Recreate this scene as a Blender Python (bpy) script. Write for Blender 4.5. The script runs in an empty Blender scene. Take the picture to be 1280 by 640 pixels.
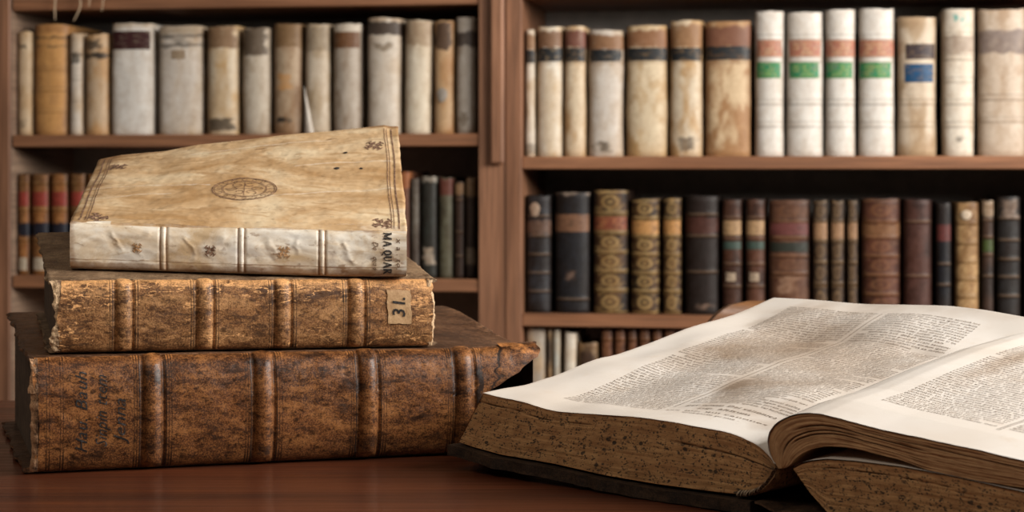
import bpy, math, random
import numpy as np
random.seed(7)
rng = np.random.default_rng(7)
ZC = 0.985            # camera height; table top is at 0.76
F = 2400.0            # focal length in pixels of the 1280 wide frame
HY = 215.0            # horizon row
TZ = -0.2248          # table top relative to the camera
COL = bpy.context.scene.collection

# ------------------------------------------------------------ noise
def _h(ix, iy, iz, seed):
    n = (ix.astype(np.int64)*374761393 + iy.astype(np.int64)*668265263 + iz.astype(np.int64)*2147483647 + seed*1274126177) & 0xffffffff
    n = ((n ^ (n >> 13))*1274126177) & 0xffffffff
    n = ((n ^ (n >> 16))*2246822519) & 0xffffffff
    return ((n ^ (n >> 15)) & 0xffffff)/float(0xffffff)
def vnoise(x, y, z=0.0, seed=0):
    x, y, z = np.broadcast_arrays(np.asarray(x, float), np.asarray(y, float), np.asarray(z, float))
    ix, iy, iz = np.floor(x).astype(np.int64), np.floor(y).astype(np.int64), np.floor(z).astype(np.int64)
    fx, fy, fz = x-ix, y-iy, z-iz
    fx, fy, fz = fx*fx*(3-2*fx), fy*fy*(3-2*fy), fz*fz*(3-2*fz)
    r = 0
    for a in (0, 1):
        for b in (0, 1):
            for c in (0, 1):
                wgt = (fx if a else 1-fx)*(fy if b else 1-fy)*(fz if c else 1-fz)
                r = r + wgt*_h(ix+a, iy+b, iz+c, seed)
    return r*2-1
def fbm(x, y, z=0.0, seed=0, o=4):
    r = 0; a = 1; s = 0
    for k in range(o):
        r = r + a*vnoise(np.asarray(x)*2**k, np.asarray(y)*2**k, np.asarray(z)*2**k, seed+k*17); s += a; a *= .5
    return r/s
def sm(a, b, x):
    t = np.clip((np.asarray(x, float)-a)/(b-a), 0, 1); return t*t*(3-2*t)
def gs(x, c, w): return np.exp(-((np.asarray(x, float)-c)/w)**2)

# ------------------------------------------------------------ objects
def setp(o, label=None, cat=None, group=None, kind=None):
    if label: o['label'] = label
    if cat: o['category'] = cat
    if group: o['group'] = group
    if kind: o['kind'] = kind
    return o
def empty(name, loc, rz=0, label=None, cat=None, group=None, rx=0, ry=0):
    o = bpy.data.objects.new(name, None); COL.objects.link(o)
    o.location = loc; o.rotation_euler = (rx, ry, rz); o.empty_display_size = .02
    return setp(o, label, cat, group)
def mesh_obj(name, V, Fq, mat, parent=None, cols=None, uv=None, smooth=True, attrs=None, rel=None, Ft=None):
    V = np.asarray(V, float).reshape(-1, 3)
    if rel is not None: V = V - np.asarray(rel)
    me = bpy.data.meshes.new(name)
    Fq = np.asarray(Fq, np.int32).reshape(-1, 4) if Fq is not None and len(Fq) else np.zeros((0, 4), np.int32)
    Ft = np.asarray(Ft, np.int32).reshape(-1, 3) if Ft is not None and len(Ft) else np.zeros((0, 3), np.int32)
    loops = np.concatenate([Fq.ravel(), Ft.ravel()])
    starts = np.concatenate([np.arange(len(Fq))*4, len(Fq)*4+np.arange(len(Ft))*3]).astype(np.int32)
    me.vertices.add(len(V)); me.vertices.foreach_set('co', V.ravel())
    me.loops.add(len(loops)); me.loops.foreach_set('vertex_index', loops)
    me.polygons.add(len(starts)); me.polygons.foreach_set('loop_start', starts)
    me.update(calc_edges=True)
    me.polygons.foreach_set('use_smooth', np.full(len(starts), smooth))
    if cols is not None:
        c = np.ones((len(V), 4)); c[:, :3] = np.asarray(cols).reshape(-1, 3)
        a = me.color_attributes.new('Col', 'FLOAT_COLOR', 'POINT'); a.data.foreach_set('color', c.ravel())
    for k, v in (attrs or {}).items():
        a = me.attributes.new(k, 'FLOAT', 'POINT'); a.data.foreach_set('value', np.asarray(v, float).ravel())
    if uv is not None:
        u = np.asarray(uv, float).reshape(-1, 2)[loops]
        l = me.uv_layers.new(name='UVMap'); l.data.foreach_set('uv', u.ravel())
    me.validate(); me.update()
    me.materials.append(mat)
    o = bpy.data.objects.new(name, me); COL.objects.link(o)
    if parent is not None: o.parent = parent
    return o
def quads(n, m, off=0, flip=False, mask=None):
    i, j = np.meshgrid(np.arange(n-1), np.arange(m-1), indexing='ij')
    a = i*m+j
    q = np.stack([a, a+1, a+m+1, a+m], -1)+off
    if mask is not None: q = q[mask]
    q = q.reshape(-1, 4)
    return q[:, ::-1] if flip else q
class MB:
    """collects grids into one mesh"""
    def __init__(s): s.V = []; s.Q = []; s.C = []; s.U = []; s.n = 0; s.A = {}
    def grid(s, P, col=None, uv=None, flip=False, mask=None, **attrs):
        P = np.asarray(P, float); n, m = P.shape[:2]
        s.V.append(P.reshape(-1, 3)); s.Q.append(quads(n, m, s.n, flip, mask))
        s.C.append(np.broadcast_to(np.asarray((1, 1, 1) if col is None else col, float), (n, m, 3)).reshape(-1, 3))
        if uv is None:
            uv = np.stack([P[..., 0]+P[..., 1], P[..., 2]], -1)
        s.U.append(np.asarray(uv, float).reshape(-1, 2))
        for k in set(s.A) | set(attrs):
            if k not in s.A: s.A[k] = [np.zeros(s.n)]
            s.A[k].append(np.broadcast_to(attrs.get(k, 0.0), (n, m)).ravel())
        s.n += n*m
    def build(s, name, mat, parent=None, rel=None, smooth=True):
        return mesh_obj(name, np.concatenate(s.V), np.concatenate(s.Q), mat, parent, cols=np.concatenate(s.C), uv=np.concatenate(s.U),
                        attrs={k: np.concatenate(v) for k, v in s.A.items()}, rel=rel, smooth=smooth)
def box_mb(mb, x0, x1, y0, y1, z0, z1, b=.0015):
    """box with small chamfers, as closed ring grid"""
    xs = [x0, x0+b, x1-b, x1]; 
    def ring(x, i):
        return [(x, y0+i, z0+b+i*0), (x, y0+b, z0+i), (x, y1-b, z0+i), (x, y1-i, z0+b), (x, y1-i, z1-b), (x, y1-b, z1-i), (x, y0+b, z1-i), (x, y0+i, z1-b), (x, y0+i, z0+b)]
    rows = [ring(x0, b), ring(x0+b, 0), ring(x1-b, 0), ring(x1, b)]
    mb.grid(np.array(rows), flip=False)
    for x, fl in ((x0, True), (x1, False)):
        r = ring(x, b)
        g = np.array([[r[0], r[7]], [r[1], r[6]], [r[2], r[5]], [r[3], r[4]]])
        mb.grid(g, flip=fl)
def slab_box(name, dims, mat, parent=None, rel=None, b=.0015):
    mb = MB(); box_mb(mb, *dims, b=b); return mb.build(name, mat, parent, rel=rel, smooth=False)

# ------------------------------------------------------------ materials
def newmat(name):
    m = bpy.data.materials.new(name); m.use_nodes = True
    nt = m.node_tree; nt.nodes.clear()
    out = nt.nodes.new('ShaderNodeOutputMaterial'); p = nt.nodes.new('ShaderNodeBsdfPrincipled')
    nt.links.new(p.outputs[0], out.inputs[0])
    return m, nt, p
def N(nt, typ, **kw):
    n = nt.nodes.new(typ)
    for k, v in kw.items():
        if k.startswith('i_'):
            key = k[2:]; key = int(key) if key.isdigit() else key.replace('_', ' ')
            n.inputs[key].default_value = v
        else: setattr(n, k, v)
    return n
def noise(nt, vec, scale, detail=5, rough=.6, dist=0.0):
    n = N(nt, 'ShaderNodeTexNoise', i_Scale=scale, i_Detail=detail, i_Roughness=rough, i_Distortion=dist)
    nt.links.new(vec, n.inputs['Vector']); return n.outputs['Fac']
def ramp(nt, fac, stops):
    r = N(nt, 'ShaderNodeValToRGB'); e = r.color_ramp.elements
    while len(e) < len(stops): e.new(.5)
    for k, (p, c) in enumerate(stops):
        e[k].position = p; e[k].color = (c, c, c, 1) if isinstance(c, (int, float)) else (*c, 1)
    nt.links.new(fac, r.inputs[0]); return r.outputs[0]
def mixc(nt, fac, a, b, mode='MIX'):
    m = N(nt, 'ShaderNodeMix', data_type='RGBA', blend_type=mode)
    for k, v in ((0, fac), (6, a), (7, b)):
        if isinstance(v, (int, float)): m.inputs[k].default_value = v
        elif isinstance(v, tuple): m.inputs[k].default_value = (*v, 1)
        else: nt.links.new(v, m.inputs[k])
    return m.outputs[2]
def mapping(nt, src, sc):
    mp = N(nt, 'ShaderNodeMapping'); mp.inputs['Scale'].default_value = sc
    nt.links.new(src, mp.inputs[0]); return mp.outputs[0]
def coord(nt, kind='Object'):
    return N(nt, 'ShaderNodeTexCoord').outputs[kind]
def bump(nt, p, h, strength, dist=.001, prev=None):
    b = N(nt, 'ShaderNodeBump'); b.inputs['Strength'].default_value = strength; b.inputs['Distance'].default_value = dist
    nt.links.new(h, b.inputs['Height'])
    if prev is not None: nt.links.new(prev, b.inputs['Normal'])
    nt.links.new(b.outputs[0], p.inputs['Normal']); return b.outputs[0]
def attr(nt, name, out='Fac'):
    return N(nt, 'ShaderNodeAttribute', attribute_name=name).outputs[out]

def wood_mat(name, c1, c2, axis, rough=.5, sc=1.0, coat=0):
    m, nt, p = newmat(name); co = coord(nt)
    s = [9*sc, 9*sc, 9*sc]; s[axis] = .7*sc
    v = mapping(nt, co, tuple(s)); n1 = noise(nt, v, 2.2, 6, .6, .6)
    s2 = [90*sc, 90*sc, 90*sc]; s2[axis] = 3*sc
    n2 = noise(nt, mapping(nt, co, tuple(s2)), 2.0, 4, .6, .2)
    n3 = noise(nt, co, 3.0, 3, .5)
    col = mixc(nt, ramp(nt, n1, [(.32, 0.0), (.68, 1.0)]), c1, c2)
    col = mixc(nt, ramp(nt, n2, [(.35, .55), (.62, 0.0)]), col, tuple(x*.35 for x in c1))
    col = mixc(nt, ramp(nt, n3, [(.35, .35), (.65, 0.0)]), col, tuple(x*.6 for x in c1))
    nt.links.new(col, p.inputs['Base Color'])
    rr = ramp(nt, n2, [(.3, rough+.12), (.7, rough-.05)]); nt.links.new(rr, p.inputs['Roughness'])
    p.inputs['Coat Weight'].default_value = coat; p.inputs['Coat Roughness'].default_value = .18
    bump(nt, p, n2, .25, .0006)
    return m
M = {}
M['case_x'] = wood_mat('bookcase wood across', (.24, .10, .045), (.46, .215, .11), 0, .5)
M['case_z'] = wood_mat('bookcase wood upright', (.21, .092, .046), (.46, .225, .125), 2, .5)
M['case_in'] = wood_mat('bookcase inner side', (.22, .13, .085), (.42, .29, .2), 1, .6)
M['table'] = wood_mat('polished red brown table', (.066, .016, .006), (.175, .046, .016), 0, .34, 1.0, .25)
M['chair'] = wood_mat('chair wood', (.15, .055, .013), (.24, .1, .027), 0, .5, 1, .05)
def plain(name, c, rough=.8, n_amt=.25, sc=30):
    m, nt, p = newmat(name); co = coord(nt)
    f = noise(nt, co, sc, 5, .6)
    nt.links.new(mixc(nt, ramp(nt, f, [(.3, 1.0), (.7, 0.0)]), c, tuple(x*(1-n_amt) for x in c)), p.inputs['Base Color'])
    p.inputs['Roughness'].default_value = rough; bump(nt, p, f, .15, .001)
    return m
M['back'] = plain('bookcase back', (.50, .46, .42), .85)
M['wall'] = plain('wall plaster', (.4, .36, .3), .9)
M['floor'] = wood_mat('floor boards', (.12, .06, .03), (.2, .11, .06), 0, .5)

def painted(name, rough, var, bumpamt, sc=60, spec=.4):
    """surface whose colour is the painted attribute, broken by fine procedural mottling"""
    m, nt, p = newmat(name); co = coord(nt); c = attr(nt, 'Col', 'Color')
    n1 = noise(nt, co, sc, 6, .65, .3); n2 = noise(nt, co, sc*5, 4, .6)
    col = mixc(nt, ramp(nt, n1, [(.32, var), (.62, 0.0)]), c, mixc(nt, 1.0, c, (.5, .36, .24), 'MULTIPLY'))
    col = mixc(nt, ramp(nt, n2, [(.3, var*.6), (.5, 0.0)]), col, mixc(nt, 1.0, c, (.45, .36, .28), 'MULTIPLY'))
    nt.links.new(col, p.inputs['Base Color']); p.inputs['Roughness'].default_value = rough
    p.inputs['Specular IOR Level'].default_value = spec
    mx = N(nt, 'ShaderNodeMath', operation='ADD'); nt.links.new(n1, mx.inputs[0]); nt.links.new(n2, mx.inputs[1])
    bump(nt, p, mx.outputs[0], bumpamt, .001)
    return m
M['vellum_sh'] = painted('vellum spine', .55, .35, .25, 50)
M['leather_sh'] = painted('calf spine', .47, .8, .5, 80, .28)
M['label_sh'] = painted('spine label', .5, .5, .3, 120)
M['paper_sh'] = plain('shelf page edges', (.42, .34, .25), .9, .5, 60)

def leather(name, base, dark, light, rough=.45, sc=1.0, fine=.6):
    m, nt, p = newmat(name); co = coord(nt)
    n1 = noise(nt, co, 20*sc, 8, .68, .5); n2 = noise(nt, mapping(nt, co, (.6, .6, 1)), 210*sc, 7, .75, .2); n3 = noise(nt, co, 900*sc, 5, .7)
    nm = noise(nt, mapping(nt, co, (.35, .35, 1)), 95*sc, 7, .72, .3)
    mid_ = tuple((x+y)*.5 for x, y in zip(dark, base))
    col = mixc(nt, ramp(nt, n1, [(.40, 0.0), (.60, 1.0)]), mid_, base)
    col = mixc(nt, ramp(nt, nm, [(.50, 0.0), (.60, .75)]), col, light)
    col = mixc(nt, ramp(nt, n3, [(.50, 0.0), (.58, .6)]), col, light)
    col = mixc(nt, ramp(nt, n2, [(.38, .85), (.49, 0.0)]), col, dark)
    col = mixc(nt, ramp(nt, nm, [(.38, .8), (.46, 0.0)]), col, dark)
    col = mixc(nt, ramp(nt, n3, [(.41, .6), (.49, 0.0)]), col, dark)
    # small black scuffs
    v = N(nt, 'ShaderNodeTexVoronoi', i_Scale=110*sc); nt.links.new(mapping(nt, co, (1, 1, 1)), v.inputs['Vector'])
    vm = ramp(nt, v.outputs['Distance'], [(.10, .8), (.22, 0.0)])
    gate = ramp(nt, noise(nt, co, 60*sc, 3, .5), [(.52, 0.0), (.62, 1.0)])
    mm = N(nt, 'ShaderNodeMath', operation='MULTIPLY'); nt.links.new(vm, mm.inputs[0]); nt.links.new(gate, mm.inputs[1])
    col = mixc(nt, mm.outputs[0], col, tuple(x*.4 for x in dark))
    # painted wear (worn lighter) and grime (darker)
    w = N(nt, 'ShaderNodeMath', operation='ADD'); nt.links.new(attr(nt, 'wear'), w.inputs[0])
    n3s = N(nt, 'ShaderNodeMath', operation='MULTIPLY_ADD'); nt.links.new(n2, n3s.inputs[0]); n3s.inputs[1].default_value = 1.3; n3s.inputs[2].default_value = -.65
    nt.links.new(n3s.outputs[0], w.inputs[1])
    col = mixc(nt, ramp(nt, w.outputs[0], [(.34, 0.0), (.75, 1.0)]), col, mixc(nt, ramp(nt, n3, [(.4, 0.0), (.6, 1.0)]), light, tuple(min(1, x*1.9) for x in light)))
    g = N(nt, 'ShaderNodeMath', operation='ADD'); nt.links.new(attr(nt, 'grime'), g.inputs[0]); nt.links.new(n3s.outputs[0], g.inputs[1])
    col = mixc(nt, ramp(nt, g.outputs[0], [(.35, 0.0), (.8, .93)]), col, tuple(x*.3 for x in dark))
    nt.links.new(col, p.inputs['Base Color'])
    nt.links.new(ramp(nt, n2, [(.3, rough-.1), (.7, rough+.2)]), p.inputs['Roughness'])
    p.inputs['Specular IOR Level'].default_value = .35
    b1 = bump(nt, p, n2, fine, .0005); bump(nt, p, n3, .4, .0003, b1)
    return m
M['big'] = leather('dark brown calf', (.15, .052, .016), (.022, .0095, .005), (.33, .135, .042), .34)
M['big_top'] = leather('dark brown calf board', (.13, .058, .026), (.045, .021, .011), (.22, .11, .055), .40, .8, .4)
M['mid'] = leather('worn tan calf', (.27, .115, .038), (.055, .024, .011), (.48, .25, .10), .46)
M['mid_top'] = leather('worn tan calf board', (.20, .12, .066), (.10, .058, .03), (.36, .24, .14), .55)
M['cover_dark'] = leather('blackened old leather', (.035, .02, .012), (.012, .008, .006), (.07, .04, .022), .6)
M['torn'] = leather('torn leather and paper fibre', (.30, .175, .09), (.09, .045, .022), (.42, .29, .17), .75)
M['torn_dark'] = leather('torn dark leather', (.12, .06, .03), (.03, .014, .008), (.3, .17, .09), .6)

def vellum(name, top):
    m, nt, p = newmat(name); co = coord(nt)
    v1 = mapping(nt, co, (11, 19, 19) if top else (16, 20, 24))
    n1 = noise(nt, v1, 1.0, 7, .62, .8); n2 = noise(nt, co, 120, 6, .65); n3 = noise(nt, mapping(nt, co, (22, 75, 60)), 1.0, 6, .65, 1.2)
    if top: a, b, c = (.46, .27, .12), (.66, .45, .25), (.80, .63, .41)
    else: a, b, c = (.60, .43, .25), (.82, .72, .58), (.90, .85, .76)
    col = mixc(nt, ramp(nt, n1, [(.36, 0.0), (.52, 1.0)]), a, b)
    col = mixc(nt, ramp(nt, n1, [(.50, 0.0), (.64, 1.0)]), col, c)
    col = mixc(nt, ramp(nt, n3, [(.36, .6), (.47, 0.0)]), col, a)
    col = mixc(nt, ramp(nt, n2, [(.28, .5), (.42, 0.0)]), col, tuple(x*.55 for x in a))
    w = N(nt, 'ShaderNodeMath', operation='ADD'); nt.links.new(attr(nt, 'wear'), w.inputs[0])
    s = N(nt, 'ShaderNodeMath', operation='MULTIPLY_ADD'); nt.links.new(n2, s.inputs[0]); s.inputs[1].default_value = 1.0; s.inputs[2].default_value = -.5
    nt.links.new(s.outputs[0], w.inputs[1])
    col = mixc(nt, ramp(nt, w.outputs[0], [(.25, 0.0), (.9, .8)]), col, (.93, .87, .76))
    g = N(nt, 'ShaderNodeMath', operation='ADD'); nt.links.new(attr(nt, 'grime'), g.inputs[0]); nt.links.new(s.outputs[0], g.inputs[1])
    col = mixc(nt, ramp(nt, g.outputs[0], [(.2, 0.0), (.55, .65), (1.0, .95)]), col, (.24, .115, .045))
    nt.links.new(col, p.inputs['Base Color']); p.inputs['Roughness'].default_value = .48
    bump(nt, p, n2, .25, .0008)
    return m
M['vel_top'] = vellum('aged vellum cover', True); M['vel_spine'] = vellum('pale vellum spine', False)

def ink(name, c, thr=.45, soft=.15, sc=400):
    """ink worn away in spots, shows as faded colour"""
    m, nt, p = newmat(name); co = coord(nt)
    f = noise(nt, co, sc, 4, .6)
    nt.links.new(mixc(nt, ramp(nt, f, [(thr, 0.0), (thr+soft, 1.0)]), c, tuple(min(1, x*2.5+.06) for x in c)), p.inputs['Base Color'])
    p.inputs['Roughness'].default_value = .7
    return m
M['ink'] = ink('printing ink', (.10, .065, .04), .45)
M['ink_black'] = ink('black spine lettering', (.02, .014, .01), .55)
M['ink_faint'] = ink('faded brown lettering', (.13, .07, .035), .48)
M['ink_hand'] = ink('handwritten ink', (.008, .005, .004), .56, .1, 250)
M['tool'] = ink('blind tooling', (.11, .055, .028), .42, .2, 500)
M['tool_br'] = ink('faint tooling', (.30, .165, .07), .45, .2, 500)

def page_mat():
    m, nt, p = newmat('aged page paper'); co = coord(nt, 'UV')
    n1 = noise(nt, co, 7, 5, .55, .4); n2 = noise(nt, co, 40, 5, .6); n3 = noise(nt, co, 900, 3, .6)
    col = mixc(nt, ramp(nt, n1, [(.35, 1.0), (.62, 0.0)]), (.76, .71, .655), (.68, .60, .52))
    col = mixc(nt, ramp(nt, n2, [(.25, .4), (.42, 0.0)]), col, (.62, .49, .36))
    g = N(nt, 'ShaderNodeMath', operation='MULTIPLY_ADD'); nt.links.new(n2, g.inputs[0]); g.inputs[1].default_value = .5; g.inputs[2].default_value = -.25
    w = N(nt, 'ShaderNodeMath', operation='ADD'); nt.links.new(attr(nt, 'grime'), w.inputs[0]); nt.links.new(g.outputs[0], w.inputs[1])
    col = mixc(nt, ramp(nt, w.outputs[0], [(.1, 0.0), (.8, .9)]), col, (.38, .27, .18))
    nt.links.new(col, p.inputs['Base Color']); p.inputs['Roughness'].default_value = .75
    bump(nt, p, n3, .12, .0004)
    return m
M['page'] = page_mat()
def edge_mat(name, c1, c2, spots, dens=1.0):
    """cut page edges: fine leaves run along UV x, stacked along UV y"""
    m, nt, p = newmat(name); uv = coord(nt, 'UV')
    n1 = noise(nt, mapping(nt, uv, (10, 1500, 1)), 1.0, 4, .6, .2); n4 = noise(nt, mapping(nt, uv, (4, 260, 1)), 1.0, 4, .6, .3)
    n2 = noise(nt, mapping(nt, uv, (1, 1, 1)), 60, 6, .65)
    col = mixc(nt, ramp(nt, n2, [(.35, 0.0), (.65, 1.0)]), c1, c2)
    col = mixc(nt, ramp(nt, n1, [(.35, .5), (.5, 0.0)]), col, tuple(x*.45 for x in c1))
    col = mixc(nt, ramp(nt, n4, [(.28, .6), (.38, 0.0)]), col, tuple(x*.35 for x in c1))
    if spots:
        for sc, thr, gt in ((420, .45, .51), (190, .42, .535), (600, .46, .50)):
            v = N(nt, 'ShaderNodeTexVoronoi', i_Scale=sc); nt.links.new(uv, v.inputs['Vector'])
            vm = ramp(nt, v.outputs['Distance'], [(thr-.12, .9), (thr, 0.0)])
            gate = ramp(nt, noise(nt, uv, sc*.35, 4, .6), [(gt, 0.0), (gt+.07, 1.0)])
            mm = N(nt, 'ShaderNodeMath', operation='MULTIPLY'); nt.links.new(vm, mm.inputs[0]); nt.links.new(gate, mm.inputs[1])
            col = mixc(nt, mm.outputs[0], col, (.03, .024, .017))
    g = ramp(nt, attr(nt, 'grime'), [(0.0, 0.0), (1.0, .9)])
    col = mixc(nt, g, col, (.035, .018, .010))
    col = mixc(nt, ramp(nt, attr(nt, 'wear'), [(0.0, 0.0), (1.0, .9)]), col, (.42, .2, .08))
    nt.links.new(col, p.inputs['Base Color']); p.inputs['Roughness'].default_value = .8
    b = bump(nt, p, n1, .5, .0004); bump(nt, p, n4, .4, .0005, b)
    return m
M['edge_spot'] = edge_mat('speckled page edges', (.38, .19, .075), (.58, .33, .14), True)
M['edge_curl'] = edge_mat('brown page edges', (.36, .185, .08), (.56, .33, .16), False)
M['edge_dark'] = edge_mat('dark page edges', (.08, .05, .03), (.16, .10, .06), False)
M['edge_pale'] = edge_mat('pale page edges', (.35, .26, .17), (.5, .4, .28), False)

# ------------------------------------------------------------ ribbons and glyphs laid on surfaces
def ribbon(mb_v, mb_f, pts, width, fmap):
    """pts: list of (a,b) in surface metres; width metres (or list); adds a strip on the surface"""
    pts = np.asarray(pts, float); n = len(pts)
    w = np.broadcast_to(np.asarray(width, float), (n,))
    d = np.gradient(pts, axis=0); d /= (np.linalg.norm(d, axis=1, keepdims=True)+1e-12)
    nrm = np.stack([-d[:, 1], d[:, 0]], 1)*w[:, None]*.5
    L = pts+nrm; R = pts-nrm
    q = np.empty((2*n, 2)); q[0::2] = L; q[1::2] = R
    base = sum(len(v) for v in mb_v)
    mb_v.append(fmap(q[:, 0], q[:, 1]))
    for k in range(n-1): mb_f.append((base+2*k, base+2*k+1, base+2*k+3, base+2*k+2))
def dense(pts, step=.0012):
    out = []
    for (x0, y0), (x1, y1) in zip(pts[:-1], pts[1:]):
        k = max(1, int(math.hypot(x1-x0, y1-y0)/step))
        out += [(x0+(x1-x0)*i/k, y0+(y1-y0)*i/k) for i in range(k)]
    out.append(tuple(pts[-1])); return out
_gl = {}
def glyph(ch, off=.008):
    if (ch, off) in _gl: return _gl[(ch, off)]
    cu = bpy.data.curves.new('g', 'FONT'); cu.body = ch; cu.resolution_u = 2; cu.offset = off
    o = bpy.data.objects.new('g', cu); COL.objects.link(o)
    bpy.context.view_layer.update()
    me = bpy.data.meshes.new_from_object(o.evaluated_get(bpy.context.evaluated_depsgraph_get()))
    v = np.empty(len(me.vertices)*3); me.vertices.foreach_get('co', v); v = v.reshape(-1, 3)[:, :2]
    me.calc_loop_triangles(); t = np.empty(len(me.loop_triangles)*3, np.int32); me.loop_triangles.foreach_get('vertices', t)
    adv = (v[:, 0].max() if len(v) else .25)+.07
    bpy.data.objects.remove(o); bpy.data.curves.remove(cu); bpy.data.meshes.remove(me)
    _gl[(ch, off)] = (v, t.reshape(-1, 3), adv); return _gl[(ch, off)]
class Text:
    def __init__(s): s.V = []; s.T = []; s.n = 0
    def line(s, txt, x, y, size, fmap, width=None, dirx=(1, 0), diry=(0, 1), slant=0.0, narrow=1.0, off=.008):
        adv = [.3 if c == ' ' else glyph(c, off)[2]*narrow for c in txt]
        tot = sum(adv)*size
        k = 1.0
        if width: k = width/tot
        cx = 0
        for c, a in zip(txt, adv):
            if c != ' ':
                v, t, _ = glyph(c, off)
                gx = (cx+v[:, 0]*narrow)*size*k+v[:, 1]*size*slant; gy = v[:, 1]*size
                A = x+gx*dirx[0]+gy*diry[0]; B = y+gx*dirx[1]+gy*diry[1]
                s.V.append(fmap(A, B)); s.T.append(t+s.n); s.n += len(v)
            cx += a
        return tot
    def build(s, name, mat, parent, rel=None):
        return mesh_obj(name, np.concatenate(s.V), None, mat, parent, rel=rel, smooth=False, Ft=np.concatenate(s.T))
def rib_obj(name, V, Fq, mat, parent, rel):
    return mesh_obj(name, np.concatenate(V), Fq, mat, parent, rel=rel, smooth=False)

# ------------------------------------------------------------ setting
slab_box('floor', (-2.6, 2.6, -1.2, 4.6, -.05, 0), M['floor'])['kind'] = 'structure'
TAB = ZC+TZ
BY = math.radians(-9.1)
def case_pt(u, v):          # bookcase frame to world
    c, s = math.cos(BY), math.sin(BY)
    return (u*c-v*s, 3.6+u*s+v*c)
def px_u(px, v=0.0):        # pixel column on the plane v behind the bookcase front -> (u, distance)
    t = (px-640)/F; c, s = math.cos(BY), math.sin(BY)
    # (u*c - v*s) = t*(3.6+u*s+v*c)
    u = (t*(3.6+v*c)+v*s)/(c-t*s)
    return u, 3.6+u*s+v*c
def zpx(py, D): return (HY-py)*D/F
cw = empty('wall_back', (0, 0, 0)); COL.objects.unlink(cw); bpy.data.objects.remove(cw)
w = slab_box('wall_back', (-2.4, 2.4, .36, .44, 0, 2.9), M['wall']); w.location = (0, 3.6, 0); w.rotation_euler.z = BY; w['kind'] = 'structure'

# table
tb = empty('writing_table', (0, 1.15, 0), 0, 'polished red-brown wooden table under the stacked and open books', 'table')
def tabletop():
    mb = MB()
    box_mb(mb, -1.15, 1.15, -.72, .743, TAB-.032, TAB, b=.004)
    return mb.build('tabletop', M['table'], tb, smooth=False)
tabletop()
slab_box('apron', (-1.05, 1.05, -.62, -.597, TAB-.13, TAB-.0325), M['table'], tb)
slab_box('apron', (-1.05, 1.05, .62, .643, TAB-.13, TAB-.0325), M['table'], tb)
for sx in (-1, 1):
    for sy in (-.61, .63):
        th = np.linspace(0, 2*math.pi, 25); zz = np.array([0, .02, .05, .07, .3, .5, .56, .58, .62, TAB-.0325])
        rr = np.array([.018, .022, .03, .02, .028, .034, .026, .036, .036, .036])
        P = np.stack([sx*1.02+rr[:, None]*np.cos(th), sy+rr[:, None]*np.sin(th), np.broadcast_to(zz[:, None], (10, 25))], -1)
        mb = MB(); mb.grid(P); mb.build('leg', M['table'], tb)

# bookcase
bc = empty('bookcase', (0, 3.6, 0), BY, 'tall reddish wooden bookcase filled with old books behind the table', 'bookcase')
DEP = .32
uL0, _ = px_u(-16); uL1, DL1 = px_u(12); uC0, _ = px_u(598); uCm, DC = px_u(632); uC1, _ = px_u(652); uP0, _ = px_u(614)
uR0, DR0 = px_u(1352); uR1, _ = px_u(1390)
TOPZ = 2.25
def zt(py, D): return ZC+zpx(py, D)
slab_box('upright', (uL0, uL1, 0, DEP, 0, TOPZ), M['case_z'], bc)
slab_box('inner_side_panel', (uL1+.0005, uL1+.0028, .004, DEP, .05, TOPZ-.03), M['case_in'], bc)
slab_box('upright', (uC0, uCm-.001, 0, DEP, 0, TOPZ), M['case_z'], bc)
slab_box('upright', (uCm, uC1, -.002, DEP, 0, TOPZ), M['case_z'], bc)
slab_box('upright', (uR0, uR1, 0, DEP, 0, TOPZ), M['case_z'], bc)
zs = ZC+zpx(205, DC)
slab_box('pilaster', (uP0, uCm-.0015, -.016, -.0005, zs, TOPZ-.02), M['case_z'], bc, b=.004)
slab_box('back_panel', (uL0, uR1, DEP+.001, DEP+.015, 0, TOPZ), M['back'], bc)
slab_box('cornice', (uL0-.02, uR1+.02, -.03, DEP+.02, TOPZ, TOPZ+.06), M['case_x'], bc, b=.01)
TH = .0235
SL = {'LT': ZC+.316+TH, 'L1': ZC+.0725, 'L2': ZC-.2025, 'L3': ZC-.2025-.27, 'L4': .05+TH, 'LU': 1.62, 'LV': 1.93}
SR = {'RT': ZC+.3225+TH+.004, 'R1': ZC+.029, 'R2': ZC-.2655, 'R3': ZC-.2655-.265, 'R4': .05+TH, 'RU': 1.65, 'RV': 1.95}
for k, z in SL.items(): slab_box('shelf', (uL1+.0045, uC0-.0005, .003, DEP-.001, z-TH, z), M['case_x'], bc)
for k, z in SR.items(): slab_box('shelf', (uC1+.0005, uR0-.0005, .003, DEP-.001, z-TH, z), M['case_x'], bc)

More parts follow.
